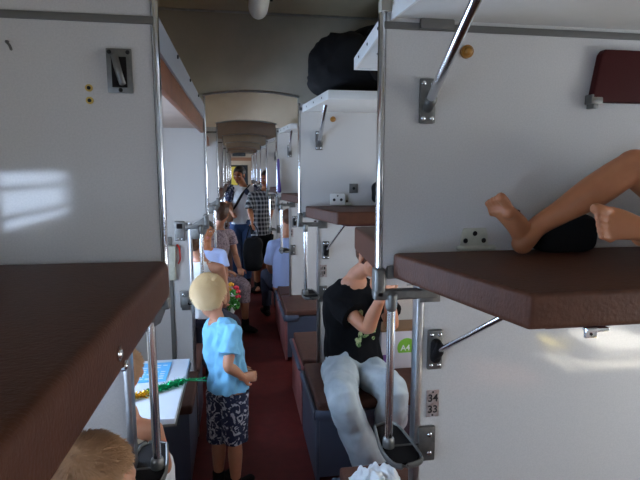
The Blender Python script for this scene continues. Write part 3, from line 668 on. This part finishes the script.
def hair(t, c, B, s, m, extra=.010, seed=0, long=0, tufts=0, back=0, tuftlen=.018):
    c = V(c); L = lambda p: c+B@(V(p)*s)
    b = bmesh.new(); bmesh.ops.create_icosphere(b, subdivisions=5, radius=1)
    for v in b.verts:
        p = v.co.copy(); fr = p.y
        r = V((.074+extra, .096+extra, .086+extra))
        q = V((p.x*r.x, -.020+p.y*r.y, .034+p.z*r.z))
        if q.y > .045-max(0, q.z-.03)*.9 and q.z < .075: q.y = min(q.y, .040+max(0, q.z-.04)*.9)      # keep the face clear
        if q.z < .022 and q.y > -.042 and not long: q.x = max(-.066, min(.066, q.x))       # ears stay bare
        if q.z < -.035 and q.y > -.03: q.z = -.035+(q.z+.035)*.2
        if long and q.z < .02 and q.y < .02: q.z = .02+(q.z-.02)*(1+long*9); q.y -= .005
        nz = noise.noise(V((p.x*4+seed, p.y*4, p.z*3)))*.005+noise.noise(V((p.x*18+seed, p.y*18, p.z*5)))*.0022
        v.co = L(q)+B@(p*nz*s)
    if tufts:
        rnd = random.Random(seed); crown = V((.25, -.55, .80)).normalized()
        src = [(v.co.copy(), (B.inverted()@(v.co-c)).normalized()) for v in b.verts]
        for i in range(tufts):
            p, d0 = rnd.choice(src)
            d = d0; loc = B.inverted()@(p-c)/s
            if loc.y > .03 and loc.z < .06: continue
            if loc.z < -.035 or (loc.z < .022 and loc.y > -.042): continue
            flow = d-crown; flow = (flow-d*flow.dot(d)); flow = flow.normalized() if flow.length > .05 else V((1, 0, 0))
            e = d.cross(flow); w = .0012*s*rnd.uniform(.6, 1.3); ln = tuftlen*s*rnd.uniform(.6, 1.3)
            j = V([rnd.gauss(0, .0016) for _ in range(3)]); p = p-B@(d*.002)+j*.5
            tip = p+B@(flow*ln+d*ln*.10)+j
            mid = p.lerp(tip, .5)+B@(d*ln*.12)
            v1 = b.verts.new(p-B@(e*w)); v2 = b.verts.new(p+B@(e*w)); v3 = b.verts.new(mid+B@(e*w*.8)); v4 = b.verts.new(mid-B@(e*w*.8)); v5 = b.verts.new(tip)
            b.faces.new((v1, v2, v3, v4)); b.faces.new((v4, v3, v5))
    return part('hair', b, m, t)
def hand_shapes(bm, w, d, n, thumb, s=1.0, curl=.5):
    """palm from wrist w along d; n = back-of-hand normal; thumb = +1/-1 picks the side"""
    w = V(w); d = V(d).normalized(); n = V(n); n = (n-d*n.dot(d)).normalized(); a = d.cross(n)*thumb
    tube(bm, [w-d*.02*s, w+d*.03*s, w+d*.085*s], [(.024*s, .019*s), (.036*s, .016*s), (.040*s, .013*s)], side=a, seg=14)
    for i, (off, ln) in enumerate(((.030, .072), (.010, .080), (-.010, .074), (-.029, .058))):
        p = w+d*.085*s+a*off*s; q = d.copy(); pts = [p-d*.01*s]; r = []
        for j, f in enumerate((.42, .32, .26)):
            ang = curl*(.55+.35*j); R = Matrix.Rotation(-ang, 3, d.cross(n)); q = (R@q).normalized()
            p = p+q*ln*s*f; pts.append(p)
        tube(bm, pts, [.0095*s, .0090*s, .0082*s, .0070*s], seg=10, sub=3)
    p = w+d*.02*s+a*.026*s; q = (d*.75+a*.65-n*.25).normalized(); p2 = p+q*.045*s; p3 = p2+(d*.9+a*.15-n*.35).normalized()*.032*s; p4 = p3+(d-n*.5).normalized()*.022*s
    tube(bm, [p-q*.015*s, p2, p3, p4], [.013*s, .0115*s, .010*s, .008*s], seg=10, sub=3)
def shoe(t, an, fwd, s, m, name='shoe'):
    an = V(an); f = V(fwd); f.z = 0; f.normalize(); b = bmesh.new(); g = V((an.x, an.y, an.z-.055*s)); side = f.cross(V((0, 0, 1)))
    tube(b, [g-f*.05*s, g+f*.03*s, g+f*.12*s, g+f*.185*s], [(.036*s, .042*s), (.042*s, .045*s), (.047*s, .032*s), (.036*s, .022*s)], side=side, seg=16)
    tube(b, [an+V((0, 0, .03*s)), g], [(.042*s, .045*s), (.04*s, .045*s)], seg=14)
    for v in b.verts: v.co.z = max(v.co.z, an.z-.085*s)
    return part(name, b, m, t)
def limb(a, b, c, ra, rb, rc, bulge=0):
    """points and radii of a two-bone limb"""
    a, b, c = V(a), V(b), V(c); return [a, a.lerp(b, .5), b, b.lerp(c, .35), c], [ra, (ra+rb)/2*1.03, rb, rb*(1+bulge), rc]
def figure(name, label, loc, J, s, skin='skin', vox=.006, torso=1.0, group=None, fat=1.0, armf=1.0):
    t = thing(name, label, 'person', loc, group); bm = bmesh.new(); q = s*fat
    sd_ = (J['shR']-J['shL']).normalized(); hs = (J['hiR']-J['hiL']).normalized()
    tp = [J['hip'], J['waist'], J['chest'], J['neck']-V((0, 0, .05*s))]
    tube(bm, tp, [(.150*q*torso, .105*q), (.130*q*torso, .092*q), (.155*q*torso, .105*q), (.085*q, .065*q)], side=sd_, seg=20)
    tube(bm, [J['shL'], J['chest'].lerp(J['neck'], .55), J['shR']], [.050*q, .066*q, .050*q], seg=14)
    tube(bm, [J['neck']-V((0, 0, .05*s)), J['neck'], J['head']-V((0, 0, .03*s))], [.056*q, .050*s, .050*s], seg=16)
    head_shapes(bm, J['head'], J['B'], J.get('hs', s))
    for e in 'LR':
        if 'el'+e in J:
            p, r = limb(J['sh'+e], J['el'+e], J['wr'+e], .048*q*armf, .038*q*armf, .026*q*armf, .06); tube(bm, p, r, seg=14)
            hd = J.get('hd'+e, (J['wr'+e]-J['el'+e])); hand_shapes(bm, J['wr'+e], hd, J.get('hn'+e, V((0, 0, 1))), J.get('ht'+e, 1), s, J.get('hc'+e, .5))
        if 'kn'+e in J:
            p, r = limb(J['hi'+e], J['kn'+e], J['an'+e], .082*q, .054*q, .034*q, .05); tube(bm, p, r, seg=16)
            if J.get('foot', True):
                f = J.get('ff', V((0, -1, 0))); g = J['an'+e]-V((0, 0, .05*s)); tube(bm, [g-f*.03*s, g+f*.07*s, g+f*.16*s], [(.03*s, .035*s), (.036*s, .03*s), (.038*s, .014*s)], side=f.cross(V((0, 0, 1))), seg=12)
    b = remesh(bm, vox, 2); part('body', b, skin, t); return t
def flat_tube(bm, *a, **k): return tube(bm, *a, flat=True, **k)
def top_garment(t, J, s, m, sleeve=.55, hem=0.0, name='shirt', fat=1.0, torso=1.0, vox=.007, wr=(14, .006, (1, 1, .6)), loose=.012):
    bm = bmesh.new(); q = s*fat; sd_ = (J['shR']-J['shL']).normalized(); lo = loose
    hemp = J['hip']+(J['hip']-J['waist']).normalized()*hem
    flat_tube(bm, [hemp, J['waist'], J['chest'], J['chest'].lerp(J['neck'], .72)], [(.152*q*torso+lo*1.5, .108*q+lo*1.6), (.136*q*torso+lo*1.6, .096*q+lo*1.7), (.157*q*torso+lo, .107*q+lo), (.105*q, .085*q)], side=sd_, seg=24)
    flat_tube(bm, [J['chest'].lerp(J['neck'], .4), J['neck']-V((0, 0, .022*s))], [(.13*q, .095*q), (.066*q+.004, .062*q+.004)], side=sd_, seg=20)
    mid = J['chest'].lerp(J['neck'], .55)
    if sleeve: tube(bm, [J['shL'], mid, J['shR']], [.052*q+lo*.7, .068*q+lo*.5, .052*q+lo*.7], seg=16)
    else:
        for e in 'LR': p = mid.lerp(J['sh'+e], .52); tube(bm, [mid-V((0, 0, .03)), p+V((0, 0, .004))], [.06*q, .046*q+lo*.7], seg=16)
    if sleeve:
        for e in 'LR':
            if 'el'+e in J:
                a, b_, c = J['sh'+e], J['el'+e], J['wr'+e]
                if sleeve <= 1: pts = [a, a.lerp(b_, sleeve*.5), a.lerp(b_, sleeve)]; rr = [.053*q+lo*.7, .052*q+lo, .050*q+lo*1.6]
                else: pts = [a, b_, b_.lerp(c, (sleeve-1)*.5), b_.lerp(c, sleeve-1)]; rr = [.053*q+lo*.7, .042*q+lo, .038*q+lo, .032*q+lo]
                flat_tube(bm, pts, rr, seg=16)
    b = remesh(bm, vox, 2, wr); return part(name, b, m, t)
def trousers(t, J, s, m, leg=1.9, name='trousers', fat=1.0, torso=1.0, vox=.007, wr=(12, .006, (1, 1, .6)), loose=.010):
    bm = bmesh.new(); q = s*fat; sd_ = (J['hiR']-J['hiL']).normalized(); lo = loose
    tube(bm, [J['hip'].lerp(J['waist'], .45), J['hip'], J['hip'].lerp((J['hiL']+J['hiR'])/2, .9)], [(.140*q*torso+lo, .098*q+lo), (.153*q*torso+lo, .108*q+lo), (.14*q*torso+lo, .10*q+lo)], side=sd_, seg=20)
    for e in 'LR':
        a, k, n_ = J['hi'+e], J['kn'+e], J['an'+e]
        if leg <= 1: pts = [a, a.lerp(k, leg*.5), a.lerp(k, leg)]; rr = [.088*q+lo, .078*q+lo*1.4, .066*q+lo*2.2]
        else: pts = [a, a.lerp(k, .5), k, k.lerp(n_, (leg-1)*.5), k.lerp(n_, leg-1)]; rr = [.086*q+lo, .072*q+lo, .058*q+lo, .053*q+lo*1.3, .044*q+lo*1.8]
        flat_tube(bm, pts, rr, seg=18)
    b = remesh(bm, vox, 2, wr); return part(name, b, m, t)

# --- boy in the light blue T-shirt, seen from behind
y = 2.5
J = dict(head=at(210, 297.5, y+.01), neck=at(217, 317, y), chest=at(222, 338, y), waist=at(226, 360, y), hip=at(228, 378, y))
J['B'] = basis((.20, 1, -.05), (-.05, -.04, 1)); J['hs'] = 1.0
J['shL'] = at(211, 330, y+.08); J['shR'] = at(233, 332, y-.08)
J['elL'] = at(222, 358, y+.16); J['wrL'] = at(236, 372, y+.20); J['hnL'] = V((.3, 1, 0)); J['hdL'] = V((1, .1, -.2))
J['elR'] = at(228, 366, y-.15); J['wrR'] = at(243, 377, y-.10); J['hnR'] = V((.5, -.9, .2)); J['htR'] = 1; J['hdR'] = V((.9, .6, -.25)); J['hcR'] = .5
J['hiL'] = at(220, 390, y+.03); J['hiR'] = at(235, 391, y-.03); J['knL'] = at(219, 438, y+.04); J['knR'] = at(235, 440, y-.04)
J['anL'] = at(219, 490, y+.04); J['anL'].z = .07; J['anR'] = at(236, 490, y-.04); J['anR'].z = .07; J['ff'] = V((.6, .8, 0)).normalized()
bl = V((J['hip'].x, y, 0))
boy = figure('person', 'blond boy in light blue T-shirt and patterned shorts standing in the aisle', bl, J, .70, vox=.004, torso=.86, fat=.95)
top_garment(boy, J, .70, 'blueshirt', .66, .05, vox=.004, torso=.88, wr=(20, .016, (1, 1, .5)), loose=.014)
trousers(boy, J, .70, 'navyprint', 1.0, 'shorts', vox=.005, torso=.80, loose=.010)
hair(boy, J['head'], J['B'], 1.0, 'blond', .005, 3, tufts=20000, tuftlen=.017)
for e in 'LR': shoe(boy, J['an'+e], J['ff'], .72, 'rubber', 'sandal')

# --- man in black T-shirt on the second right bench
y = 2.80
J = dict(head=at(372, 258, 2.70), neck=at(355, 276, 2.77), chest=at(352, 303, 2.82), waist=at(352, 338, 2.86), hip=at(354, 360, 2.84))
J['B'] = basis((.35, -.85, -.12), (.10, -.05, 1))
J['shL'] = at(382, 297, 2.76); J['shR'] = at(333, 298, 2.84)
J['elR'] = at(367, 328, 2.60); J['wrR'] = at(381, 298, 2.50); J['hdR'] = at(384, 277, 2.55)-at(381, 298, 2.50); J['hnR'] = V((0, -1, .1)); J['htR'] = -1; J['hcR'] = .6
J['elL'] = at(392, 325, 2.62); J['wrL'] = at(389, 296, 2.53); J['hdL'] = at(386, 276, 2.55)-at(389, 296, 2.53); J['hnL'] = V((0, -1, .1)); J['htL'] = 1; J['hcL'] = .6
J['hiR'] = at(340, 369, 2.80); J['hiL'] = at(366, 369, 2.80)
J['knR'] = at(342, 398, 2.42); J['knL'] = at(394, 396, 2.45)
J['anR'] = at(366, 470, 2.45); J['anR'].z = .09; J['anR'].x += .03; J['anL'] = V((J['knL'].x-.02, 2.58, .09))
man = figure('person', 'seated man in black T-shirt and pale jeans with hands raised to his face', V((J['hip'].x, 2.85, 0)), J, .98, vox=.006, fat=1.0)
top_garment(man, J, .98, 'black', .62, .06, vox=.006, loose=.022, wr=(11, .010, (1, 1, .6)))
trousers(man, J, .98, 'jeans', 1.93, vox=.006, wr=(9, .016, (1, 1, .8)), loose=.028)
hair(man, J['head'], J['B'], .98, 'brownhair', .006, 8); face_parts(man, J['head'], J['B'], .98)
for e in 'LR': shoe(man, J['an'+e], (0, -1, 0), 1, 'rubber')
b = bmesh.new()      # green and white print across the chest
f = V((.05, -1, 0)); pts = [(352, 314), (360, 318), (366, 326), (372, 316), (378, 322), (372, 332), (362, 338)]
rnd = random.Random(5)
for i in range(34):
    u, w = rnd.choice(pts); c = at(u+rnd.uniform(-6, 6), w+rnd.uniform(-7, 7), 2.70); ell(b, c, (rnd.uniform(.010, .020), .004, rnd.uniform(.010, .024)), Matrix.Rotation(rnd.uniform(-1, 1), 4, 'Y'), 8)
cp = V((J['chest'].x, J['chest'].y, 0))
for v in b.verts:
    dx = v.co.x-J['chest'].x; v.co.y = J['chest'].y-.125*math.sqrt(max(.05, 1-(dx/.185)**2))+(v.co.y-2.70)*.5
part('printed_design', b, 'greenprint', man, label='pale green printed design')

# --- standing man in white shirt
y = 7.35
def standing(y, hx, hz, sh, hipx, kn, feet, s): pass
J = dict(head=at(239, 175, y-.05), neck=at(243, 185, y), chest=at(243, 197, y), waist=at(241, 211, y), hip=at(241, 222, y))
J['B'] = basis((-.35, -1, -.30), (.12, 0, 1))
J['shR'] = at(232, 189, y); J['shL'] = at(255, 189, y+.02)
J['elR'] = at(227.5, 203, y-.03); J['wrR'] = at(231, 211, y-.22); J['hnR'] = V((-1, 0, 0)); J['elL'] = at(258, 205, y+.02); J['wrL'] = at(253, 216, y-.12); J['hnL'] = V((1, 0, 0)); J['hdL'] = V((-.1, -.2, -1))
J['hiR'] = at(236, 226, y); J['hiL'] = at(247, 226, y); J['knR'] = at(237, 256, y-.05); J['knL'] = at(246, 256, y)
J['anR'] = V((J['knR'].x, y, .09)); J['anL'] = V((J['knL'].x+.02, y, .09))
sm = figure('person', 'standing man in white shirt with dark shoulder strap and blue jeans', V((J['hip'].x, y, 0)), J, 1.0, 'skin_tan')
top_garment(sm, J, 1.0, 'white', .1, .02, torso=.9); trousers(sm, J, 1.0, 'bluejeans', 1.93)
hair(sm, J['head'], J['B'], 1.0, 'blackhair', .009, 2); face_parts(sm, J['head'], J['B'], 1.0)
for e in 'LR':
    b = bmesh.new(); a, k = J['sh'+e], J['el'+e]; tube(b, [a.lerp(k, .02), a.lerp(k, .3), a.lerp(k, .6)], [.071, .070, .072], seg=16)
    part('sleeve', remesh(b, .006, 2, (14, .006, (1, 1, 1))), 'navyprint', sm, label='dark printed sleeve')
b = bmesh.new(); ell(b, at(247, 192, y-.145), (.035, .012, .045), seg=16); part('chest_badge', b, 'navy', sm, label='dark round badge on the chest')
b = bmesh.new(); tube(b, [at(250, 184.5, y-.07), at(243, 193, y-.145), at(235, 207, y-.15), at(231, 213, y-.08)], [(.018, .004)]*4, side=(1, 0, .6), seg=8)
tag(part('shoulder_strap', b, 'rubber', loc=at(243, 193, y-.14)), 'dark strap slung across the white shirt of the standing man', 'strap')
b = blob_bag('', '', at(226, 222, y-.12)-V((0, .07, 0)), at(233, 202, y-.12)+V((0, .07, 0)), 'tan', 5, amp=.01)
tag(part('shoulder_bag', b, 'tan', loc=at(229, 212, y-.12)), 'small tan bag at the standing man\'s side', 'bag')
for e in 'LR': shoe(sm, J['an'+e], (0, -1, 0), 1, 'rubber')

# --- person in a checked shirt behind, with black bag
y = 7.0
J = dict(head=at(267, 179, y), neck=at(265, 189, y), chest=at(261, 202, y), waist=at(260, 218, y), hip=at(261, 230, y))
J['B'] = basis((-.7, -.7, -.2)); J['shR'] = at(252, 196, y-.06); J['shL'] = at(269, 194, y+.10)
J['elR'] = at(250, 210, y-.13); J['wrR'] = at(252, 220, y-.27); J['hnR'] = V((-1, 0, 0)); J['hdR'] = V((0, -.3, -1)); J['elL'] = at(271, 210, y+.12); J['wrL'] = at(268, 224, y+.1)
J['hiR'] = at(258, 234, y); J['hiL'] = at(267, 234, y+.05); J['knR'] = at(257, 260, y-.03); J['knL'] = at(266, 260, y)
J['anR'] = V((J['knR'].x, y, .09)); J['anL'] = V((J['knL'].x, y+.1, .09))
pl = figure('person', 'standing person in black and white checked shirt and dark shorts behind a black bag', V((J['hip'].x, y, 0)), J, .98, 'skin_tan')
top_garment(pl, J, .98, 'plaid', .95, .06, loose=.018, torso=.85); trousers(pl, J, .98, 'black', 1.0, 'shorts')
hair(pl, J['head'], J['B'], .98, 'blackhair', .010, 6); face_parts(pl, J['head'], J['B'], .98)
for e in 'LR': shoe(pl, J['an'+e], (-.6, -1, 0), 1, 'rubber')
t = thing('shoulder_bag', 'black bag hanging in front of the person in the checked shirt', 'bag', at(252, 255, 6.68))
b = blob_bag('', '', at(243.5, 271, 6.68)-V((0, .10, 0)), at(262, 237, 6.68)+V((0, .10, 0)), 'blacklean', 15, amp=.025); part('body', b, 'blacklean', t)
b = bmesh.new(); tube(b, [at(246, 240, 6.66), at(249, 229, 6.69), at(252.5, 224, 6.70), at(257, 229, 6.69), at(259, 240, 6.66)], [(.012, .006)]*5, seg=8); part('strap', b, 'black', t)

# --- seated people: helper for the side seats and benches
def seated(label, y, hd, nk, hp, s, fwd, skin, top, bottom, hairm, wristz=.12, face=False, sleeve=.6, leg=1.9, topname='shirt', botname='trousers', floor=.09, fat=1.0, hairlong=0, turn=None, headfwd=None, tufts=0, kz=.50):
    """hd, nk, hp = photo points of head, neck base and hips at depth y; fwd = facing direction"""
    f = V(fwd).normalized(); r = f.cross(V((0, 0, 1)))
    J = dict(head=at(*hd, y), neck=at(*nk, y), hip=at(*hp, y)); J['chest'] = J['hip'].lerp(J['neck'], .62); J['waist'] = J['hip'].lerp(J['neck'], .28)
    J['B'] = basis(headfwd or fwd); u = J['chest'].lerp(J['neck'], .5)
    J['shL'] = u-r*.175*s; J['shR'] = u+r*.175*s
    for e, q in (('L', -1), ('R', 1)):
        J['el'+e] = J['sh'+e]-V((0, 0, .25*s))+f*.06*s+r*q*.02; J['wr'+e] = J['el'+e]+f*.20*s-V((0, 0, wristz))-r*q*.08; J['hn'+e] = V((0, 0, 1)); J['hd'+e] = f*.8-r*q*.5; J['ht'+e] = q*1
        J['hi'+e] = J['hip']+r*q*.09*s-V((0, 0, .03)); J['kn'+e] = V((J['hi'+e].x, J['hi'+e].y, kz))+f*.42*s+r*q*.03; J['an'+e] = V((J['kn'+e].x, J['kn'+e].y, floor))
    J['ff'] = f
    t = figure('person', label, V((J['hip'].x, y, 0)), J, s, skin, fat=fat)
    top_garment(t, J, s, top, sleeve, .02, topname, fat=fat); trousers(t, J, s, bottom, leg, botname, fat=fat)
    hair(t, J['head'], J['B'], s, hairm, .010, int(y*10), long=hairlong, tufts=tufts)
    if face: face_parts(t, J['head'], J['B'], s)
    for e in 'LR': shoe(t, J['an'+e], f, s, 'rubber')
    return t, J
# woman in the white top, near side seat of the second section
seated('woman in white sleeveless top seated on the left behind the boy', 3.58, (195, 241), (200, 258), (203, 312), .82, (.35, 1, 0), 'skin', 'white', 'purple' if 0 else 'navy', 'brownhair', sleeve=0, hairlong=.03)
seated('sunburnt person in blue shirt seated by the left poles facing the camera', 4.72, (207, 231), (207, 247), (205, 288), .80, (.15, -1, 0), 'skin_tan', 'paleblue', 'navy', 'blackhair', face=True)
w, JW = seated('woman in faded floral dress seated at the left edge of the aisle', 5.45, (222, 213), (219, 227), (214, 272), .92, (.6, -.8, 0), 'skin', 'floral', 'floral', 'brownhair', sleeve=.5, leg=1.45, topname='dress_top', botname='dress_skirt', fat=.95, hairlong=.05, headfwd=(.3, .9, -.2))
seated('seated person in pale blue shirt and dark hair at the third right partition', 5.40, (288, 219), (286, 235), (286, 284), .90, (-.25, 1, 0), 'skin', 'paleblue', 'navy', 'brownhair', sleeve=.9, fat=1.05)
# striped person behind the near left partition and fair child in front of it
seated('person in black and cream striped top seated behind the near left partition', 1.60, (127, 371), (122, 404), (118, 540), .60, (.12, 1, 0), 'skin', 'stripe', 'white', 'redblond', sleeve=.0, face=True, wristz=.10, tufts=7000, kz=.60)
w2, JC = seated('fair haired child whose head shows at the bottom left edge', .98, (94, 486), (90, 532), (90, 650), .82, (.85, .5, -.2), 'skin', 'stripe' if 0 else 'navy', 'navy', 'redblond', sleeve=.6, tufts=12000)

# --- flowers
t = thing('rose_bouquet', 'wrapped bouquet with red and orange roses on the floral woman\'s lap', 'bouquet', at(231, 300, 4.55))
rnd = random.Random(11)
b = bmesh.new(); tube(b, [at(229, 318, 4.52), at(231, 306, 4.52), at(232, 297, 4.52)], [.02, .04, .055], seg=18); part('wrapping', remesh(b, .006, 1, (20, .01, (1, 1, .4))), 'plastic', t)
for nm, m, sp in (('rose', 'rose_red', [(237.5, 291), (236, 287), (238, 296)]), ('rose', 'rose_yellow', [(229, 289), (226, 292), (231, 284)])):
    for u, v_ in sp:
        b = bmesh.new(); c = at(u, v_, 4.42)
        for i in range(9): a = i*2.4; q = .018*(i/9)**.5; ell(b, c+V((math.cos(a)*q, math.sin(a)*q, -i*.001)), (.012, .009, .016), Matrix.Rotation(a, 4, 'Z'), 8)
        part(nm, b, m, t)
b = bmesh.new()
for i in range(90):
    c = at(rnd.uniform(226, 239), rnd.uniform(290, 309), 4.42+rnd.uniform(-.02, .03)); ell(b, c, (.020, .004, .009), Matrix.Rotation(rnd.uniform(0, 6), 4, 'Y')@Matrix.Rotation(rnd.uniform(-1, 1), 4, 'Z'), 8)
part('leaves', b, 'leaf', t)

# --- child lying on the near upper berth: only bare legs show
def foot(bm, heel, ball, up, s, toe_side):
    """bare foot: heel to ball, up = top-of-foot direction, toe_side = +1/-1 for the big toe side"""
    h, bl_ = V(heel), V(ball); d = (bl_-h).normalized(); n = V(up); n = (n-d*n.dot(d)).normalized(); a = d.cross(n)*toe_side; L = (bl_-h).length
    ell(bm, h+d*.010*s+n*.018*s, (.030*s, .027*s, .030*s), None, 16)
    tube(bm, [h+d*.01*s+n*.026*s, h+d*L*.4+n*.034*s+a*.002*s, h+d*L*.75+n*.026*s+a*.004, bl_+n*.017*s+a*.003], [(.026*s, .026*s), (.027*s, .030*s), (.036*s, .022*s), (.041*s, .016*s)], side=a, seg=16)
    ell(bm, bl_+a*.024*s+n*.014*s-d*.008*s, (.018*s,)*3, None, 14)
    tips = []
    for i, (o, ln, r) in enumerate(((.027, .046, .0135), (.0075, .040, .0095), (-.008, .035, .009), (-.022, .030, .0085), (-.034, .024, .008))):
        p = bl_+a*o*s+n*.014*s-d*.004*s; c = p+d*ln*s*.55+n*.006*s; e = p+d*ln*s+n*(.002+.004*(i > 0))*s
        tube(bm, [p-d*.008*s, c, e], [r*s*1.02, r*s*.92, r*s], seg=12); tips.append((e+n*r*s*.75, r*s, d, n, a))
    return tips
t = thing('person', 'person lying on the near right upper berth, only bare bent legs showing', 'person', (1.3, 1.05, 1.478))
bm = bmesh.new()
h1 = at(521, 246, 1.20); h1.z = 1.490; b1 = at(497, 214, 1.18); a1 = at(538, 226, 1.20); k1_ = at(634, 167, 1.13)
hipA = V((1.22, 1.10, 1.57)); hipB = V((1.22, .97, 1.57))
s1 = .86
up1 = V((.78, .30, .45))
tips1 = foot(bm, h1, b1, up1, .98, -1)
tube(bm, [h1+V((.012, 0, .030)), a1, a1.lerp(k1_, .25), a1.lerp(k1_, .6), k1_, k1_+V((.05, -.01, -.012))], [.029, .027, .032, .043, .041, .046], seg=18)
tube(bm, [k1_, k1_.lerp(hipA, .5), hipA], [.045, .062, .072], seg=18)
h2 = at(640, 236, 1.00); b2 = at(603, 225, .99); up2 = V((.0, -1, .25)); h2.z = max(h2.z, 1.505)
tips2 = foot(bm, h2, b2, up2, .95, 1)
k2_ = V((1.16, .86, 1.52)); k2_ = V((1.18, .93, 1.53))
tube(bm, [h2+V((.006, .0, .012)), h2+V((.05, -.005, .02)), h2.lerp(k2_, .6)+V((0, 0, .012)), k2_+V((.06, 0, .02))], [.026, .028, .038, .044], seg=16)
tube(bm, [k2_+V((.06, 0, .02)), V((1.38, .92, 1.56)), V((1.52, 1.0, 1.57))], [.046, .058, .066], seg=16)
tube(bm, [hipA+V((.02, 0, 0)), V((1.36, 1.05, 1.57))], [.07, .075], seg=16)
tube(bm, [V((1.36, 1.03, 1.57)), V((1.56, 1.04, 1.57)), V((1.78, 1.05, 1.58)), V((1.86, 1.05, 1.58))], [(.11, .075), (.10, .07), (.115, .075), (.045, .045)], side=(0, 1, 0), seg=18)
head_shapes(bm, (1.985, 1.05, 1.585), basis((-.05, 0, 1), (1, 0, 0)), .80)
for q in (-1, 1):
    sh = V((1.78, 1.05+q*.12, 1.57)); el = V((1.58, 1.05+q*.16, 1.53)); wr = V((1.42, 1.05+q*.10, 1.62)); tube(bm, [sh, el, wr], [.036, .030, .022], seg=12); hand_shapes(bm, wr, (-.8, -q*.3, -.1), (0, 0, 1), q, .72, .4)
part('body', remesh(bm, .0036, 2), 'skin_tan', t)
for e, r, d, n, a in tips1+tips2: part('toe_nail', ell(bmesh.new(), e-n*r*.12, (r*.55, r*.6, r*.25), Matrix((a, d, n)).transposed().to_4x4(), 10), 'nail', t)
b = bmesh.new(); tube(b, [V((1.30, 1.04, 1.57)), V((1.45, 1.04, 1.57)), V((1.60, 1.04, 1.57))], [(.13, .09), (.125, .088), (.11, .08)], side=(0, 1, 0), seg=20); part('shorts', remesh(b, .006, 2), 'black', t)
b = bmesh.new(); tube(b, [V((1.58, 1.04, 1.57)), V((1.72, 1.05, 1.58)), V((1.85, 1.05, 1.58))], [(.115, .08), (.135, .088), (.08, .06)], side=(0, 1, 0), seg=20); part('shirt', remesh(b, .006, 2), 'blueshirt', t)
hair(t, (1.985, 1.05, 1.585), basis((-.05, 0, 1), (1, 0, 0)), .80, 'brownhair', .008, 4); face_parts(t, (1.985, 1.05, 1.585), basis((-.05, 0, 1), (1, 0, 0)), .80)
